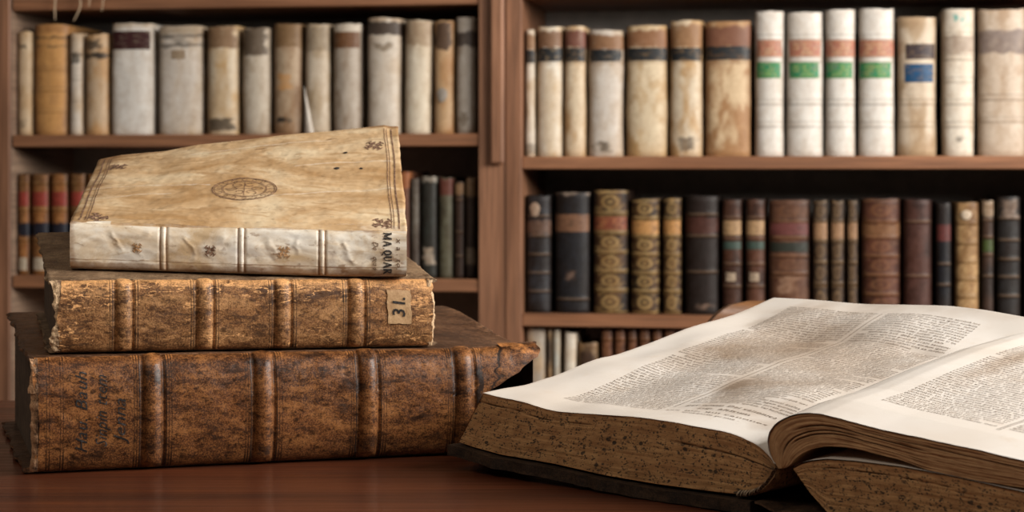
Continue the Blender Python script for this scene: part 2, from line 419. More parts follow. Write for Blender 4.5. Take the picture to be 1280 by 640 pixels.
# ------------------------------------------------------------ shelf books
G_TAN = (.52, .34, .17); 
def shelf_book(px0, px1, ytop, shelfz, label, group, base, kind='vellum', stain=(.5, .33, .17), st_amt=.4, bands=(), marks=(),
               labels=(), orn=None, seed=0, depth=.19, set_=.022, lean=0.0, bulge=.3, top_dip=0.0, flap=False, spots=()):
    u0, D0 = px_u(px0+.9, set_); u1, D1 = px_u(px1-.9, set_); 
    if px0 < 620: u0 = max(u0, uL1+.0060); u1 = min(u1, uC0-.004)
    else: u0 = max(u0, uC1+.0045)
    w_ = u1-u0; D = (D0+D1)/2; um = (u0+u1)/2
    zb = shelfz; ztop = ZC+zpx(ytop, D); h = ztop-zb
    yb = HY-(zb-ZC)*F/D
    tt = lambda y: (yb-y)/(yb-ytop)
    X, Y = case_pt(um, set_)
    root = empty('shelved_book', (X, Y, zb+.0004), BY, label, 'book', group, ry=lean)
    b = min(w_*bulge, .016); ex = 2.0
    xs = np.sin(np.linspace(-1, 1, 33)*math.pi/2)
    ys = b*(1-(np.clip(1-np.abs(xs)**ex, 0, 1))**(1/ex))
    side = np.linspace(b, depth, 14)[1:]
    ox = np.concatenate([np.full(13, -w_/2), xs*w_/2, np.full(13, w_/2)]); oy = np.concatenate([side[::-1], ys, side])
    uu = np.concatenate([-1-(side[::-1]-b)*8, xs, 1+(side-b)*8])
    nz = 110; T = np.linspace(0, 1, nz)
    UU, TT = np.meshgrid(uu, T); OX = np.broadcast_to(ox, UU.shape).copy(); OY = np.broadcast_to(oy, UU.shape).copy()
    ons = np.abs(UU) <= 1.0001
    hx, hz = OX, TT*h
    lump = fbm(hx*28, hz*14, seed*3.1, seed, 3)
    if kind == 'vellum':
        OY += ons*lump*.0016; OX += sm(.6, 1, np.abs(UU))*fbm(hz*12, 0*hz, seed, seed+3, 3)*.0014*np.sign(UU)
    else:
        OY += ons*lump*.0005
    # slight taper under head, rounded cap
    cap = sm(.965, 1, TT)+sm(.03, 0, TT)
    OY += ons*cap*.0022
    for t0 in bands:
        g = gs(TT, tt(t0), .0105); OY -= ons*g*(.0026 if kind != 'vellum' else .0011)*(1-np.abs(UU)**6)
    HZ = TT*h
    HZ = HZ + sm(.9, 1, TT)*(fbm(UU*1.6+seed, 0*TT, seed, seed+5, 3)*.0022 - top_dip*(1-UU**2)*ons)
    # colour
    C = np.broadcast_to(np.asarray(base, float), UU.shape+(3,)).copy()
    s1 = sm(-.08, .38, fbm(hx*35, hz*16, seed*1.7, seed+11, 5)); s2 = sm(.05, .45, fbm(hx*90, hz*45, seed*2.2, seed+12, 5))
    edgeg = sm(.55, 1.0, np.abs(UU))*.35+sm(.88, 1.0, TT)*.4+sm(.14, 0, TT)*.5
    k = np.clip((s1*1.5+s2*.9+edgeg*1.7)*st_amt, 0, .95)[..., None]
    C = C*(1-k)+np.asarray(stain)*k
    if orn is not None:
        bt = sorted([0.0]+[tt(q) for q in bands]+[1.0])
        for a, c in zip(bt[:-1], bt[1:]):
            q = (TT-(a+c)/2)/((c-a)/2); inn = np.abs(q) < .93
            r = np.sqrt((UU*1.25)**2+(q*1.15)**2)
            pat = gs(r, .55, .13)+gs(r, 0, .2)+gs(np.abs(q), .84, .07)+.55*sm(.1, .4, fbm(UU*3.5, q*3.5, seed, seed+21, 3))*(r > .75)
            g = (np.clip(pat, 0, 1)*orn[1]*ons*inn)[..., None]
            C = C*(1-g)+np.asarray(orn[0])*g
    for t0 in bands:
        e = (gs(TT, tt(t0)-.017, .005)+gs(TT, tt(t0)+.017, .005))[..., None]*.55*ons[..., None]; C = C*(1-e)+np.asarray(stain)*.35*e
        if kind != 'vellum':
            e = gs(TT, tt(t0), .008)[..., None]*.35*ons[..., None]; C = C*(1-e)+np.asarray(orn[0] if orn else (.4, .26, .16))*e
    q = (sm(.72, 1.0, np.abs(UU))*.55*ons+sm(1.0, 1.02, np.abs(UU))*.25)[..., None]; C = C*(1-q)+np.asarray(stain)*.55*q  # shading across the spine painted into the colour, darker at both edges
    for m_ in marks:                  # (y0, y1, colour, strength, u0, u1)
        y0, y1, mc, ms = m_[:4]; a0, a1 = (m_[4], m_[5]) if len(m_) > 4 else (-1.2, 1.2)
        q = sm(tt(y1)-.008, tt(y1)+.008, TT+fbm(UU*3, TT*9, seed, seed+31, 3)*.022)*sm(tt(y0)+.008, tt(y0)-.008, TT+fbm(UU*3, TT*9, seed, seed+33, 3)*.022)
        UW = UU+(fbm(UU*2.5, TT*25, seed, seed+37, 3)*.45 if len(m_) > 4 else 0)
        q = q*sm(a0-.2, a0+.2, UW)*sm(a1+.2, a1-.2, UW)*(.75+.25*fbm(UU*4, TT*20, seed, seed+35, 3))
        q = np.clip(q*ms*1.75, 0, .97)[..., None]; C = C*(1-q)+np.asarray(mc)*q
    mb = MB(); inx = np.sign(ox)*(np.abs(ox)-.0022); inx[13:-13] = xs*(w_/2-.0022); iny = np.maximum(oy+.0022, .0022)
    mat = M['vellum_sh'] if kind == 'vellum' else M['leather_sh']
    P = np.stack([OX, OY, HZ], -1); mb.grid(P, C, flip=False)
    I = np.stack([np.broadcast_to(inx, UU.shape), np.broadcast_to(iny, UU.shape), HZ], -1)[::12]
    mb.grid(I, C[::12]*.8, flip=True)
    top = np.stack([P[-1], np.stack([inx, iny, HZ[-1]], -1)]); mb.grid(top, np.stack([C[-1]]*2), flip=False)
    bot = np.stack([P[0], np.stack([inx, iny, HZ[0]], -1)]); mb.grid(bot, np.stack([C[0]]*2), flip=True)
    bk = np.stack([P[:, 0], np.stack([np.full(nz, inx[0]), np.full(nz, iny[0]), HZ[:, 0]], -1)]); mb.grid(bk, np.stack([C[:, 0]]*2))
    bk = np.stack([P[:, -1], np.stack([np.full(nz, inx[-1]), np.full(nz, iny[-1]), HZ[:, -1]], -1)]); mb.grid(bk, np.stack([C[:, -1]]*2), flip=True)
    mb.build('cover', mat, root)
    # page block with slightly hollow top
    a = w_/2-.003; n = 9
    gx = np.linspace(-a, a, n); gy = np.linspace(b+.004, depth-.005, n); GX, GY = np.meshgrid(gx, gy)
    ht = h-.006-top_dip-.002+.0006*np.sin(GX*900+seed)
    pm = MB(); pm.grid(np.stack([GX, GY, ht], -1)); 
    for P0_, fl in ((np.stack([GX[0], GY[0]], -1), 0), (np.stack([GX[-1], GY[-1]], -1), 1), (np.stack([GX[:, 0], GY[:, 0]], -1), 1), (np.stack([GX[:, -1], GY[:, -1]], -1), 0)):
        lo = np.concatenate([P0_, np.full((n, 1), .003)], 1); tp = {0: ht[0]}
        src = ht[0] if P0_ is None else None
        hi = lo.copy(); 
        hi[:, 2] = h-.008-top_dip-.001
        pm.grid(np.stack([lo, hi]), flip=bool(fl))
    pm.build('page_block', M['paper_sh'], root, smooth=False)
    # labels
    for (y0, y1, lc, *rest) in labels:
        a0, a1 = rest[0] if rest and rest[0] else (-.93, .93); tc = rest[1] if len(rest) > 1 else None
        sel = np.linspace(a0, a1, 31); lt = np.linspace(tt(y1), tt(y0), 26); LU, LT = np.meshgrid(sel, lt)
        yy = b*(1-(np.clip(1-np.abs(LU)**ex, 0, 1))**(1/ex))
        lx = LU*w_/2; lz = LT*h
        if kind == 'vellum': yy = yy+fbm(lx*28, lz*14, seed*3.1, seed, 3)*.0016
        else: yy = yy+fbm(lx*28, lz*14, seed*3.1, seed, 3)*.0005
        yy = yy-.0007+gs(np.abs(LU), 1, .12)*.0003
        LC = np.broadcast_to(np.asarray(lc, float), LU.shape+(3,)).copy()
        q = (sm(.0, .4, fbm(LU*4, LT*60, seed, seed+41, 4))*.35)[..., None]; LC = LC*(1-q)+np.asarray(stain)*.6*q
        if tc is not None:
            qq = (LT-lt[0])/(lt[-1]-lt[0])
            for r0, sc_ in ((.72, 6), (.48, 8), (.25, 5)):
                e = gs(qq, r0, .07)*sm(-.1, .1, vnoise(LU*sc_*1.6+seed, qq*3, seed, 51))*sm(.85, .6, np.abs(LU))
                LC = LC*(1-e[..., None]*.8)+np.asarray(tc)*e[..., None]*.8
            e = (gs(qq, .06, .03)+gs(qq, .94, .03))[..., None]*.6; LC = LC*(1-e)+np.asarray(tc)*e
        lm = MB(); lm.grid(np.stack([lx, yy, lz], -1), LC); lm.build('spine_label', M['label_sh'], root)
    for (x_, y_, rx_, ry_, sc_) in spots:      # round seal or sticker (u, y px, ru, rpx, colour)
        th = np.linspace(0, 2*math.pi, 25); rr = np.linspace(0.02, 1, 6); RR, TH_ = np.meshgrid(rr, th, indexing='ij')
        SU = x_+RR*np.cos(TH_)*rx_*(1+.08*np.sin(3*TH_)); ST = tt(y_)+RR*np.sin(TH_)*ry_/(yb-ytop)
        yy = b*(1-(np.clip(1-np.abs(SU)**ex, 0, 1))**(1/ex))-.0032+RR**4*.0007
        sb = MB(); sb.grid(np.stack([SU*w_/2, yy, ST*h], -1), np.asarray(sc_, float), flip=True); sb.build('sticker', M['label_sh'], root)
    if flap:          # torn vellum turned outwards at the left edge
        qt = np.linspace(0, .42, 14); qs = np.linspace(0, 1, 7); QS, QT = np.meshgrid(qs, qt)
        fx = -w_/2+.002-QS*0+QS*(.42-QT)*.045; fy = .001-np.sin(QS*math.pi*.8)*.006*(1-QT); fz = QT*h+.002
        fx = fx-(1-QS)*QT*.001
        fl_ = MB(); fl_.grid(np.stack([fx, fy-.002, fz], -1), (.8, .74, .66)); fl_.build('torn_flap', M['vellum_sh'], root)
    return root

CR = (.74, .64, .49); WH = (.80, .77, .72); TN = (.62, .47, .30); OG = (.62, .33, .115)
BK = (.03, .024, .02); BR = (.17, .085, .04)
g1 = 'vellum books on the upper left shelf'; z1 = SL['L1']
B = shelf_book
B(16.5, 39, 40, z1, 'narrow tan vellum book against the left upright, upper left shelf', g1, (.62, .48, .32), st_amt=.5, marks=[(56, 61, BK, .6, -.8, .6), (150, 160, BK, .35, -.6, .2)], seed=1)
B(40, 84, 31, z1, 'orange-tan ribbed vellum book, second from the left upright', g1, OG, stain=(.42, .22, .09), st_amt=.45, bands=(86, 112, 139), marks=[(45, 49, BK, .55), (57, 59, BK, .4), (31, 42, (.36, .17, .06), .5)], seed=2)
B(86, 102, 42, z1, 'thin grey-white book between orange and tan volumes', g1, (.68, .62, .54), st_amt=.3, bands=(98, 125), marks=[(66, 79, BK, .6, -.7, .8)], seed=3)
B(104, 134, 43, z1, 'small tan book with sooty head, fourth on the upper left shelf', g1, (.60, .45, .30), stain=(.55, .32, .14), st_amt=.5, marks=[(50, 62, BK, .6, -.8, .4), (66, 73, BK, .65)], seed=4)
B(137, 190, 29, z1, 'broad white vellum book with dark maroon label', g1, WH, stain=(.6, .5, .38), st_amt=.18, labels=[(39, 62, (.05, .012, .014), (-.97, .9))], marks=[(29, 34, (.5, .38, .25), .5)], seed=5, bulge=.13)
B(196, 251, 33, z1, 'broad off-white vellum book with inked title lines and small tag', g1, (.72, .66, .59), stain=(.55, .42, .28), st_amt=.3, marks=[(43, 47, BK, .5), (55, 59, BK, .55), (47, 55, BK, .35, -.3, .4), (33, 42, (.42, .33, .23), .6)], labels=[(63, 74, (.38, .29, .2), (-.35, .3))], seed=6, bulge=.13)
B(256, 297, 33, z1, 'cream vellum book with brown head band and dark foot', g1, CR, stain=(.58, .38, .18), st_amt=.4, marks=[(33, 60, (.25, .15, .08), .8, -1.2, .9), (148, 164, (.12, .09, .06), .75, -1, .7)], seed=7)
B(300, 337, 35, z1, 'grey-headed dusty vellum book right of the cream one with a dark foot', g1, (.62, .55, .45), stain=(.38, .28, .18), st_amt=.45, marks=[(36, 69, (.13, .095, .065), .85, -1, .72)], seed=8)
B(339, 376, 30, z1, 'brownish vellum book with orange stain and small mark near its foot', g1, (.50, .38, .26), stain=(.28, .16, .08), st_amt=.6, marks=[(30, 60, (.22, .13, .06), .7), (92, 112, (.6, .32, .12), .6, -.5, .4), (147, 153, BK, .8, -.75, .2)], seed=9)
B(379, 411, 30, z1, 'cream-grey vellum book with torn flap at its lower left', g1, (.66, .57, .45), stain=(.45, .33, .2), st_amt=.4, marks=[(32, 64, (.3, .24, .17), .5)], seed=10, flap=True)
B(414, 450, 30, z1, 'grey vellum book with brown label under a pale head', g1, (.50, .44, .37), stain=(.32, .24, .17), st_amt=.45, marks=[(30, 40, (.65, .58, .48), .6)], labels=[(40, 60, (.17, .075, .03))], seed=11)
B(457, 500, 22, z1, 'tall pale vellum book with black-brown inked head', g1, (.70, .63, .54), stain=(.55, .42, .28), st_amt=.3, marks=[(22, 26, (.45, .33, .22), .6), (27, 43, (.06, .04, .03), .85), (54, 64, (.22, .16, .1), .6, -.5, .5)], seed=12)
B(503, 538, 26, z1, 'bright cream leaning vellum book with wrinkled spine', g1, (.78, .70, .56), stain=(.55, .42, .27), st_amt=.25, marks=[(26, 57, (.40, .29, .19), .65)], seed=13, lean=.014)
B(541, 567, 26, z1, 'orange-tan vellum book with dark head and round grey seal', g1, (.62, .42, .24), stain=(.48, .25, .1), st_amt=.5, marks=[(28, 62, (.09, .05, .03), .8, -.9, .75)], spots=[(-.1, 119, .55, 9, (.38, .34, .3))], seed=14)
B(569, 594.5, 22, z1, 'grey vellum book with dark band, last before the middle upright', g1, (.50, .45, .39), stain=(.33, .25, .18), st_amt=.4, marks=[(40, 58, (.08, .06, .05), .85), (140, 158, (.2, .15, .1), .5, -.7, .2)], seed=15)

# lower left: uniform brown set
z2 = SL['L2']; g2 = 'uniform brown volumes with red and navy bands, lower left shelf'
names = ['against the left upright', 'second from the left upright', 'third from the left upright', 'fourth from the left upright', 'fifth, half hidden behind the stack']
for i, (a, b_) in enumerate([(16.5, 36), (37, 60), (61, 84), (85, 106), (107, 126)]):
    B(a, b_, 218, z2, 'brown leather volume with red label and navy band, '+names[i], g2, (.34, .14, .045), 'leather', stain=(.13, .06, .025), st_amt=.5, bands=(229, 262, 300), marks=[(279, 295, (.012, .018, .035), .95)],
      labels=[(240, 258, (.30, .045, .03))]+([(322, 338, (.5, .43, .33), (-.7, .7))]), orn=((.5, .3, .12), .25), seed=20+i)
g3 = 'dark worn books on the lower left shelf beside the middle upright'
B(484, 497, 216, z2, 'dull red-brown thin book half hidden by the vellum book corner', g3, (.2, .09, .05), 'leather', stain=(.07, .03, .02), seed=30)
B(498, 512, 215, z2, 'rust-red thin book with orange head, left of the grey one', g3, (.2, .085, .05), 'leather', stain=(.06, .03, .02), marks=[(215, 235, (.4, .15, .06), .7)], seed=31)
B(512.5, 524, 223, z2, 'thin dusty grey book between rust-red and dark green ones', g3, (.17, .15, .125), 'leather', stain=(.07, .05, .04), seed=32)
B(524.5, 546, 221, z2, 'dark green-black book with pale scuffs at its foot', g3, (.035, .04, .035), 'leather', stain=(.03, .025, .02), marks=[(221, 228, (.4, .36, .3), .5), (310, 330, (.5, .42, .33), .6, -.6, .7)], seed=33)
B(547, 566, 222, z2, 'greenish grey book with faded red head', g3, (.13, .125, .085), 'leather', stain=(.07, .06, .04), marks=[(224, 244, (.15, .05, .035), .8)], seed=34)
B(567, 580, 228, z2, 'thin dark brown book with tan title patch, second from the middle upright', g3, (.06, .035, .025), 'leather', stain=(.03, .02, .015), bands=(250, 290, 320), marks=[(230, 243, (.28, .17, .09), .8)], seed=35)
B(581, 595, 222, z2, 'dark brown book with tan head touching the middle upright', g3, (.05, .032, .025), 'leather', stain=(.025, .018, .014), marks=[(222, 246, (.22, .14, .08), .8), (310, 330, (.3, .24, .18), .4)], seed=36)

# upper right row
z3 = SR['R1']; g4 = 'vellum books with black bands on the upper right shelf'
def vb(a, b_, yt, label, base, st, amt, head, seed, y0=60, y1=77, ex=()):
    return B(a, b_, yt, z3, label, g4, base, stain=st, st_amt=amt, marks=[(yt+6, y0, head, .8), (y1, y1+4, (.3, .2, .12), .3)]+list(ex), labels=[(y0, y1, (.018, .022, .026), (-.985, .985))], seed=seed)
vb(654.5, 669, 37, 'narrow white vellum book, first beside the middle upright, black band', (.76, .70, .60), (.5, .34, .18), .3, (.30, .17, .09), 40, 63, 79, [(180, 193, (.2, .16, .12), .5)])
vb(670, 703, 33, 'white vellum book with brown head, second from the middle upright', (.80, .74, .63), (.6, .42, .22), .3, (.20, .10, .05), 41)
vb(704.5, 732, 33, 'cream vellum book with maroon head above its black band', (.74, .62, .45), (.52, .32, .15), .5, (.17, .06, .04), 42)
vb(734, 779, 38, 'grey-white vellum book with cracked brown head and dark blot at foot', (.68, .63, .57), (.5, .38, .26), .3, (.26, .13, .06), 43, 62, 77, [(176, 190, (.12, .09, .06), .7, -.5, .3)])
vb(781.5, 834, 32, 'broad tan-streaked vellum book, fifth from the middle upright', (.72, .60, .42), (.48, .30, .13), .6, (.26, .12, .055), 44, 60, 76)
vb(836.5, 878, 26, 'taller stained vellum book with dark blot near the foot', (.72, .62, .47), (.5, .31, .14), .5, (.30, .16, .075), 45, 60, 76, [(172, 188, (.1, .07, .05), .6, -.5, .5)])
vb(880.5, 939, 27, 'widest mottled brown vellum book, left of the white set', (.68, .52, .33), (.38, .20, .085), .7, (.20, .085, .05), 46, 58, 75)
g5 = 'white volumes with red and green labels'
for i, (a, b_, yt, nm) in enumerate([(943, 980, 14, 'leftmost of the four'), (983, 1029, 15, 'second and widest of the four'), (1031, 1070, 12, 'third of the four'), (1073, 1119, 11, 'rightmost of the four')]):
    B(a, b_, yt, z3, 'white bound volume with red and green spine labels, '+nm, g5, (.76, .73, .68), stain=(.55, .47, .38), st_amt=.2, bands=(47, 75, 128, 156), labels=[(50, 71, (.46, .19, .13), (-.97, .97), (.62, .42, .24)), (78, 98, (.02, .24, .10), (-.97, .8), (.32, .42, .12))], seed=50+i, depth=.2)
g6 = 'large pale books at the right end of the upper right shelf'
B(1122, 1171, 21, z3, 'tan vellum book with black and bright blue spine labels', g6, (.64, .54, .42), stain=(.42, .29, .17), st_amt=.5, bands=(128, 156), labels=[(55, 74, (.045, .03, .035), (-.6, .95)), (80, 103, (.008, .07, .18), (-.65, .85))], seed=60)
B(1178, 1219, 11, z3, 'pale ribbed vellum book with small turquoise spot at its head', g6, (.78, .72, .62), stain=(.55, .44, .32), st_amt=.3, bands=(44, 72, 100, 128, 156), marks=[(45, 66, (.36, .28, .22), .6), (20, 26, (.08, .4, .36), .9, -.35, .1), (172, 176, BK, .4, -.4, .4)], seed=61)
B(1223, 1284, 10, z3, 'broad tan vellum book with grey title band at the frame edge', g6, (.60, .50, .40), stain=(.42, .30, .2), st_amt=.5, bands=(122, 150), marks=[(38, 67, (.22, .17, .15), .7)], seed=62, top_dip=.003)

# lower right row
z4 = SR['R2']; g7 = 'leather books on the lower right shelf'
GD = (.62, .42, .17)
def lb(a, b_, yt, label, base, st=(.02, .014, .012), amt=.5, **k): return B(a, b_, yt, z4, label, g7, base, 'leather', stain=st, st_amt=amt, **k)
rb = (270, 291, 315, 339, 363)
lb(655, 688.5, 245, 'blue-black ribbed book with round pale spot, beside the middle upright', (.035, .035, .042), bands=(270, 295, 318, 341, 364), marks=[(276, 293, (.15, .09, .065), .7)], spots=[(-.25, 262, .42, 9, (.42, .31, .23))], seed=70)
lb(692, 737, 241, 'broad black book with plain tan label', (.018, .018, .022), bands=(374,), labels=[(268, 290, (.20, .10, .055), (-.97, .97))], marks=[(241, 244, (.4, .32, .26), .5), (338, 350, (.2, .13, .1), .6, -.3, .1)], seed=71)
lb(740, 785, 238, 'tall gilt brown book with red label', (.10, .05, .025), bands=(267, 291, 315, 339, 363), labels=[(271, 288, (.22, .06, .03), None, (.45, .2, .08))], orn=(GD, .62), seed=72)
lb(787, 825, 249, 'gilt brown book with orange-tan label, wider of the matching pair', (.09, .045, .02), bands=(273, 295, 318, 341, 364), labels=[(276, 293, (.50, .26, .09))], orn=(GD, .68), seed=73)
lb(827.5, 852, 248, 'gilt brown book with orange-tan label, narrower of the matching pair', (.09, .045, .02), bands=(273, 295, 318, 341, 364), labels=[(276, 293, (.50, .26, .09))], orn=(GD, .6), seed=74)
lb(855, 899, 245, 'broad black-brown book with dark red title area', (.022, .013, .011), bands=(268, 295, 340), marks=[(272, 292, (.075, .028, .02), .8), (380, 388, (.3, .2, .15), .5, -.2, .5)], seed=75)
for i, (a, b_) in enumerate([(901.5, 928), (931, 957)]):
    lb(a, b_, 250, 'red-brown volume with tan and teal labels, %s of the pair' % ('left' if i == 0 else 'right'), (.12, .052, .032), (.04, .018, .012), bands=(272, 298, 330, 358), labels=[(276, 294, (.42, .27, .14)), (302, 312, (.05, .085, .07)), (341, 352, (.42, .33, .24), (-.6, .4))], seed=76+i)
lb(959.5, 1013, 251, 'broad brown book with red label above a green-black band', (.13, .06, .036), (.045, .02, .014), bands=(277, 297, 320, 342), labels=[(279, 294, (.15, .045, .04)), (303, 315, (.025, .03, .022))], marks=[(346, 366, (.3, .18, .12), .7, -.4, .3)], orn=((.35, .18, .09), .2), seed=80)
nm = ['first', 'second', 'third']
for i, (a, b_) in enumerate([(1015, 1035.5), (1037, 1056), (1058, 1073)]):
    lb(a, b_, 251, 'thin dark book with tan label and gilt rosettes, %s of three from the left' % nm[i], (.055, .035, .024), (.03, .018, .013), bands=(277, 301, 328, 355), labels=[(279, 299, (.33, .19, .10))], orn=((.34, .22, .11), .5), seed=81+i)
lb(1076, 1126, 249, 'broad red-brown ribbed book with worn gilt, right of three thin dark books', (.12, .045, .028), (.04, .016, .011), bands=(277, 297, 320, 344, 368), marks=[(280, 296, (.22, .11, .05), .6)], orn=((.38, .19, .08), .3), seed=85)
lb(1128.5, 1166, 250, 'smooth dark red-brown book left of the slim black one', (.085, .036, .027), (.035, .016, .013), bands=(277, 345), seed=86)
lb(1169.5, 1190, 254, 'slim black book with dark red label', (.012, .012, .016), labels=[(281, 302, (.11, .025, .022))], bands=(330, 356), seed=87)
lb(1193.5, 1225, 254, 'light gold ribbed book standing out among dark ones', (.50, .33, .16), (.2, .11, .05), .4, bands=(279, 304, 327, 349, 371), orn=((.2, .11, .045), .6), spots=[(-.1, 269, .45, 6, (.6, .5, .38))], seed=88)
lb(1226.5, 1243, 251, 'narrow dark book with pale head and green label', (.055, .03, .02), marks=[(252, 270, (.3, .22, .15), .8)], labels=[(300, 315, (.05, .075, .015))], bands=(275, 296, 318, 345), seed=89)
lb(1245, 1277, 246, 'black ribbed book with dusty pale head, second from the right edge', (.022, .02, .02), bands=(273, 300, 324, 346, 370), marks=[(250, 272, (.2, .15, .12), .7, -.6, .8)], seed=90)
lb(1279, 1318, 249, 'dark leather book cut off by the right edge of the frame', (.02, .015, .012), bands=(273, 300, 330), seed=91)

# third row right
z5 = SR['R3']; g8 = 'books on the lowest visible right shelf'
B(657, 683, 411, z5, 'wide grey paper-covered book at the left end of the lowest row', g8, (.38, .34, .29), st_amt=.3, seed=100)
B(684, 690, 411, z5, 'very thin dark pamphlet between grey covers', g8, (.07, .055, .045), 'leather', seed=101)
B(691, 700, 412, z5, 'thin grey-green pamphlet next to the curled white one', g8, (.45, .45, .40), st_amt=.3, seed=102)
B(702, 718, 416, z5, 'curled cream-white book leaning, lowest visible row', g8, (.74, .68, .58), st_amt=.2, seed=103, lean=.02)
B(721, 748, 429, z5, 'low dark brown book between the white one and red-brown set', g8, (.07, .04, .026), 'leather', seed=104)
g9 = 'small red-brown set, lowest visible row'
for i, (a, b_) in enumerate([(750, 766), (767, 782), (783, 796.5), (797.5, 813), (814, 828), (829, 845)]):
    B(a, b_, 412, z5, 'small red-brown ribbed volume, %s in the row above the open page' % ['first', 'second', 'third', 'fourth', 'fifth', 'sixth'][i], g9, (.17, .07, .035), 'leather', stain=(.05, .02, .012), bands=(424, 450), orn=((.4, .2, .09), .25), seed=105+i)

# pale paper bundle lying on the third left shelf
uP, DP = px_u(46, .06); X, Y = case_pt(uP, .05)
pb = empty('paper_bundle', (X, Y, SL['L3']+.0005), BY, 'pale stack of loose papers lying on the low left shelf', 'papers')
zc_ = 0
for k in range(9):
    th_ = .012+.003*((k*7) % 3)
    gx, gy = np.meshgrid(np.linspace(-.022-.0015*(k % 3), .05+.004*(k % 2), 14), np.linspace(-.02+.003*(k % 2), .18, 12))
    wob = .0008*np.sin(gx*60+k)
    mb = MB(); top = np.stack([gx, gy, zc_+th_+wob], -1); bt = np.stack([gx, gy, zc_+wob*0+.0004], -1)
    mb.grid(top); mb.grid(bt, flip=True)
    for e, fl in ((0, True), (-1, False)): mb.grid(np.stack([top[e], bt[e]]), flip=fl); mb.grid(np.stack([top[:, e], bt[:, e]]), flip=not fl)
    mb.build('paper_sheaf', M['edge_pale'], pb, smooth=False); zc_ += th_+.0011
# frayed threads hanging at the top left
for k, pts in enumerate([[(70, -14), (69, 2), (68, 14), (69, 25)], [(97, -14), (101, 0), (100, 12), (92, 26)], [(112, -14), (113, -4), (111, 8)], [(131, -14), (129, 0), (127, 14)]]):
    P3 = []
    for (a, b_) in pts:
        u, D = px_u(a, -.012); x, y = case_pt(u, -.012); P3.append((x, y, ZC+zpx(b_, D)))
    cu = bpy.data.curves.new('t', 'CURVE'); cu.dimensions = '3D'; cu.bevel_depth = .0017; cu.bevel_resolution = 2; cu.resolution_u = 6
    sp = cu.splines.new('NURBS'); sp.points.add(len(P3)-1); sp.order_u = 3; sp.use_endpoint_u = True
    for q, p3 in zip(sp.points, P3): q.co = (*p3, 1); q.radius = 1
    sp.points[-1].radius = .5
    o = bpy.data.objects.new('t', cu); COL.objects.link(o); bpy.context.view_layer.update()
    me = bpy.data.meshes.new_from_object(o.evaluated_get(bpy.context.evaluated_depsgraph_get())); bpy.data.objects.remove(o)
    me.materials.clear(); me.materials.append(M['vellum_thread'] if 'vellum_thread' in M else M.setdefault('vellum_thread', plain('pale cord', (.55, .4, .26), .8)))
    t = bpy.data.objects.new('hanging_cord', me); COL.objects.link(t)
    setp(t, ['straight frayed cord hanging at the top left, leftmost', 'longer curling frayed cord, second from the left', 'shortest frayed cord, third from the left', 'frayed cord hanging rightmost over the top left shelf edge'][k], 'cord', 'frayed cords over the top left shelf')

# ------------------------------------------------------------ chair behind the table
def chair():
    D = 2.16; x0 = (871-640)/F*D; zt_ = ZC+zpx(376, D)
    root = empty('wooden_chair', (x0+.17, D-.2, 0), 0, 'brown wooden chair with rounded back showing behind the open book', 'chair')
    rel = (x0+.17, D-.2, 0)
    # back panel: rounded outline, curved in plan
    W_, H_ = .29, .34; r = .058
    def outl(q):   # width profile: z below the top -> inset
        return np.where(q < r, r-np.sqrt(np.clip(r*r-(r-q)**2, 0, None)), 0)
    q = np.concatenate([np.linspace(0, r, 16)**1.0, np.linspace(r, H_, 12)[1:]]); s_ = np.linspace(0, 1, 41)
    S, Q = np.meshgrid(s_, q); ins = outl(Q)
    XX = ins+(W_-2*ins)*S
    arch = -.016*np.clip(XX/W_-.2, 0, 1)**1.5
    YY = D-.02+.055*np.sin(XX/W_*math.pi)-.07*XX/W_
    ZZ = zt_-Q+arch
    th = .022*np.minimum(1, np.sqrt(Q/.012+.02))
    mb = MB()
    Fp = np.stack([x0+XX, YY-th/2, ZZ], -1); Bp = np.stack([x0+XX, YY+th/2, ZZ], -1)
    mb.grid(Fp); mb.grid(Bp, flip=True)
    for e, fl in ((0, False), (-1, True)): mb.grid(np.stack([Fp[e], Bp[e]]), flip=fl); mb.grid(np.stack([Fp[:, e], Bp[:, e]]), flip=not fl)
    mb.build('backrest', M['chair'], root, rel=rel)
    # seat
    gx, gy = np.meshgrid(np.linspace(0, .33, 20), np.linspace(-.36, .03, 20)); dish = -.008*np.sin(gx/.33*math.pi)*np.sin((gy+.36)/.39*math.pi)
    mb = MB(); T_ = np.stack([x0-.02+gx, D+gy-.03, .45+dish], -1); B_ = T_.copy(); B_[..., 2] = .42
    mb.grid(T_); mb.grid(B_, flip=True)
    for e, fl in ((0, True), (-1, False)): mb.grid(np.stack([T_[e], B_[e]]), flip=fl); mb.grid(np.stack([T_[:, e], B_[:, e]]), flip=not fl)
    mb.build('seat', M['chair'], root, rel=rel)
    def post(name, x, y, z0, z1, ra=.017):
        th_ = np.linspace(0, 2*math.pi, 17); zz = np.linspace(z0, z1, 8); rr = ra*(.75+.25*np.sin(np.linspace(.3, 2.8, 8)))
        P = np.stack([x+rr[:, None]*np.cos(th_), y+rr[:, None]*np.sin(th_), np.broadcast_to(zz[:, None], (8, 17))], -1)
        m = MB(); m.grid(P); m.build(name, M['chair'], root, rel=rel)
    for sx in (.02, .27):
        post('leg', x0+sx, D-.36, 0, .42); post('leg', x0+sx, D-.025, 0, .42); post('back_post', x0+sx+(.02 if sx < .1 else -.02), D-.028-.06*sx/.36, .445, zt_-H_+.01, .014)
chair()

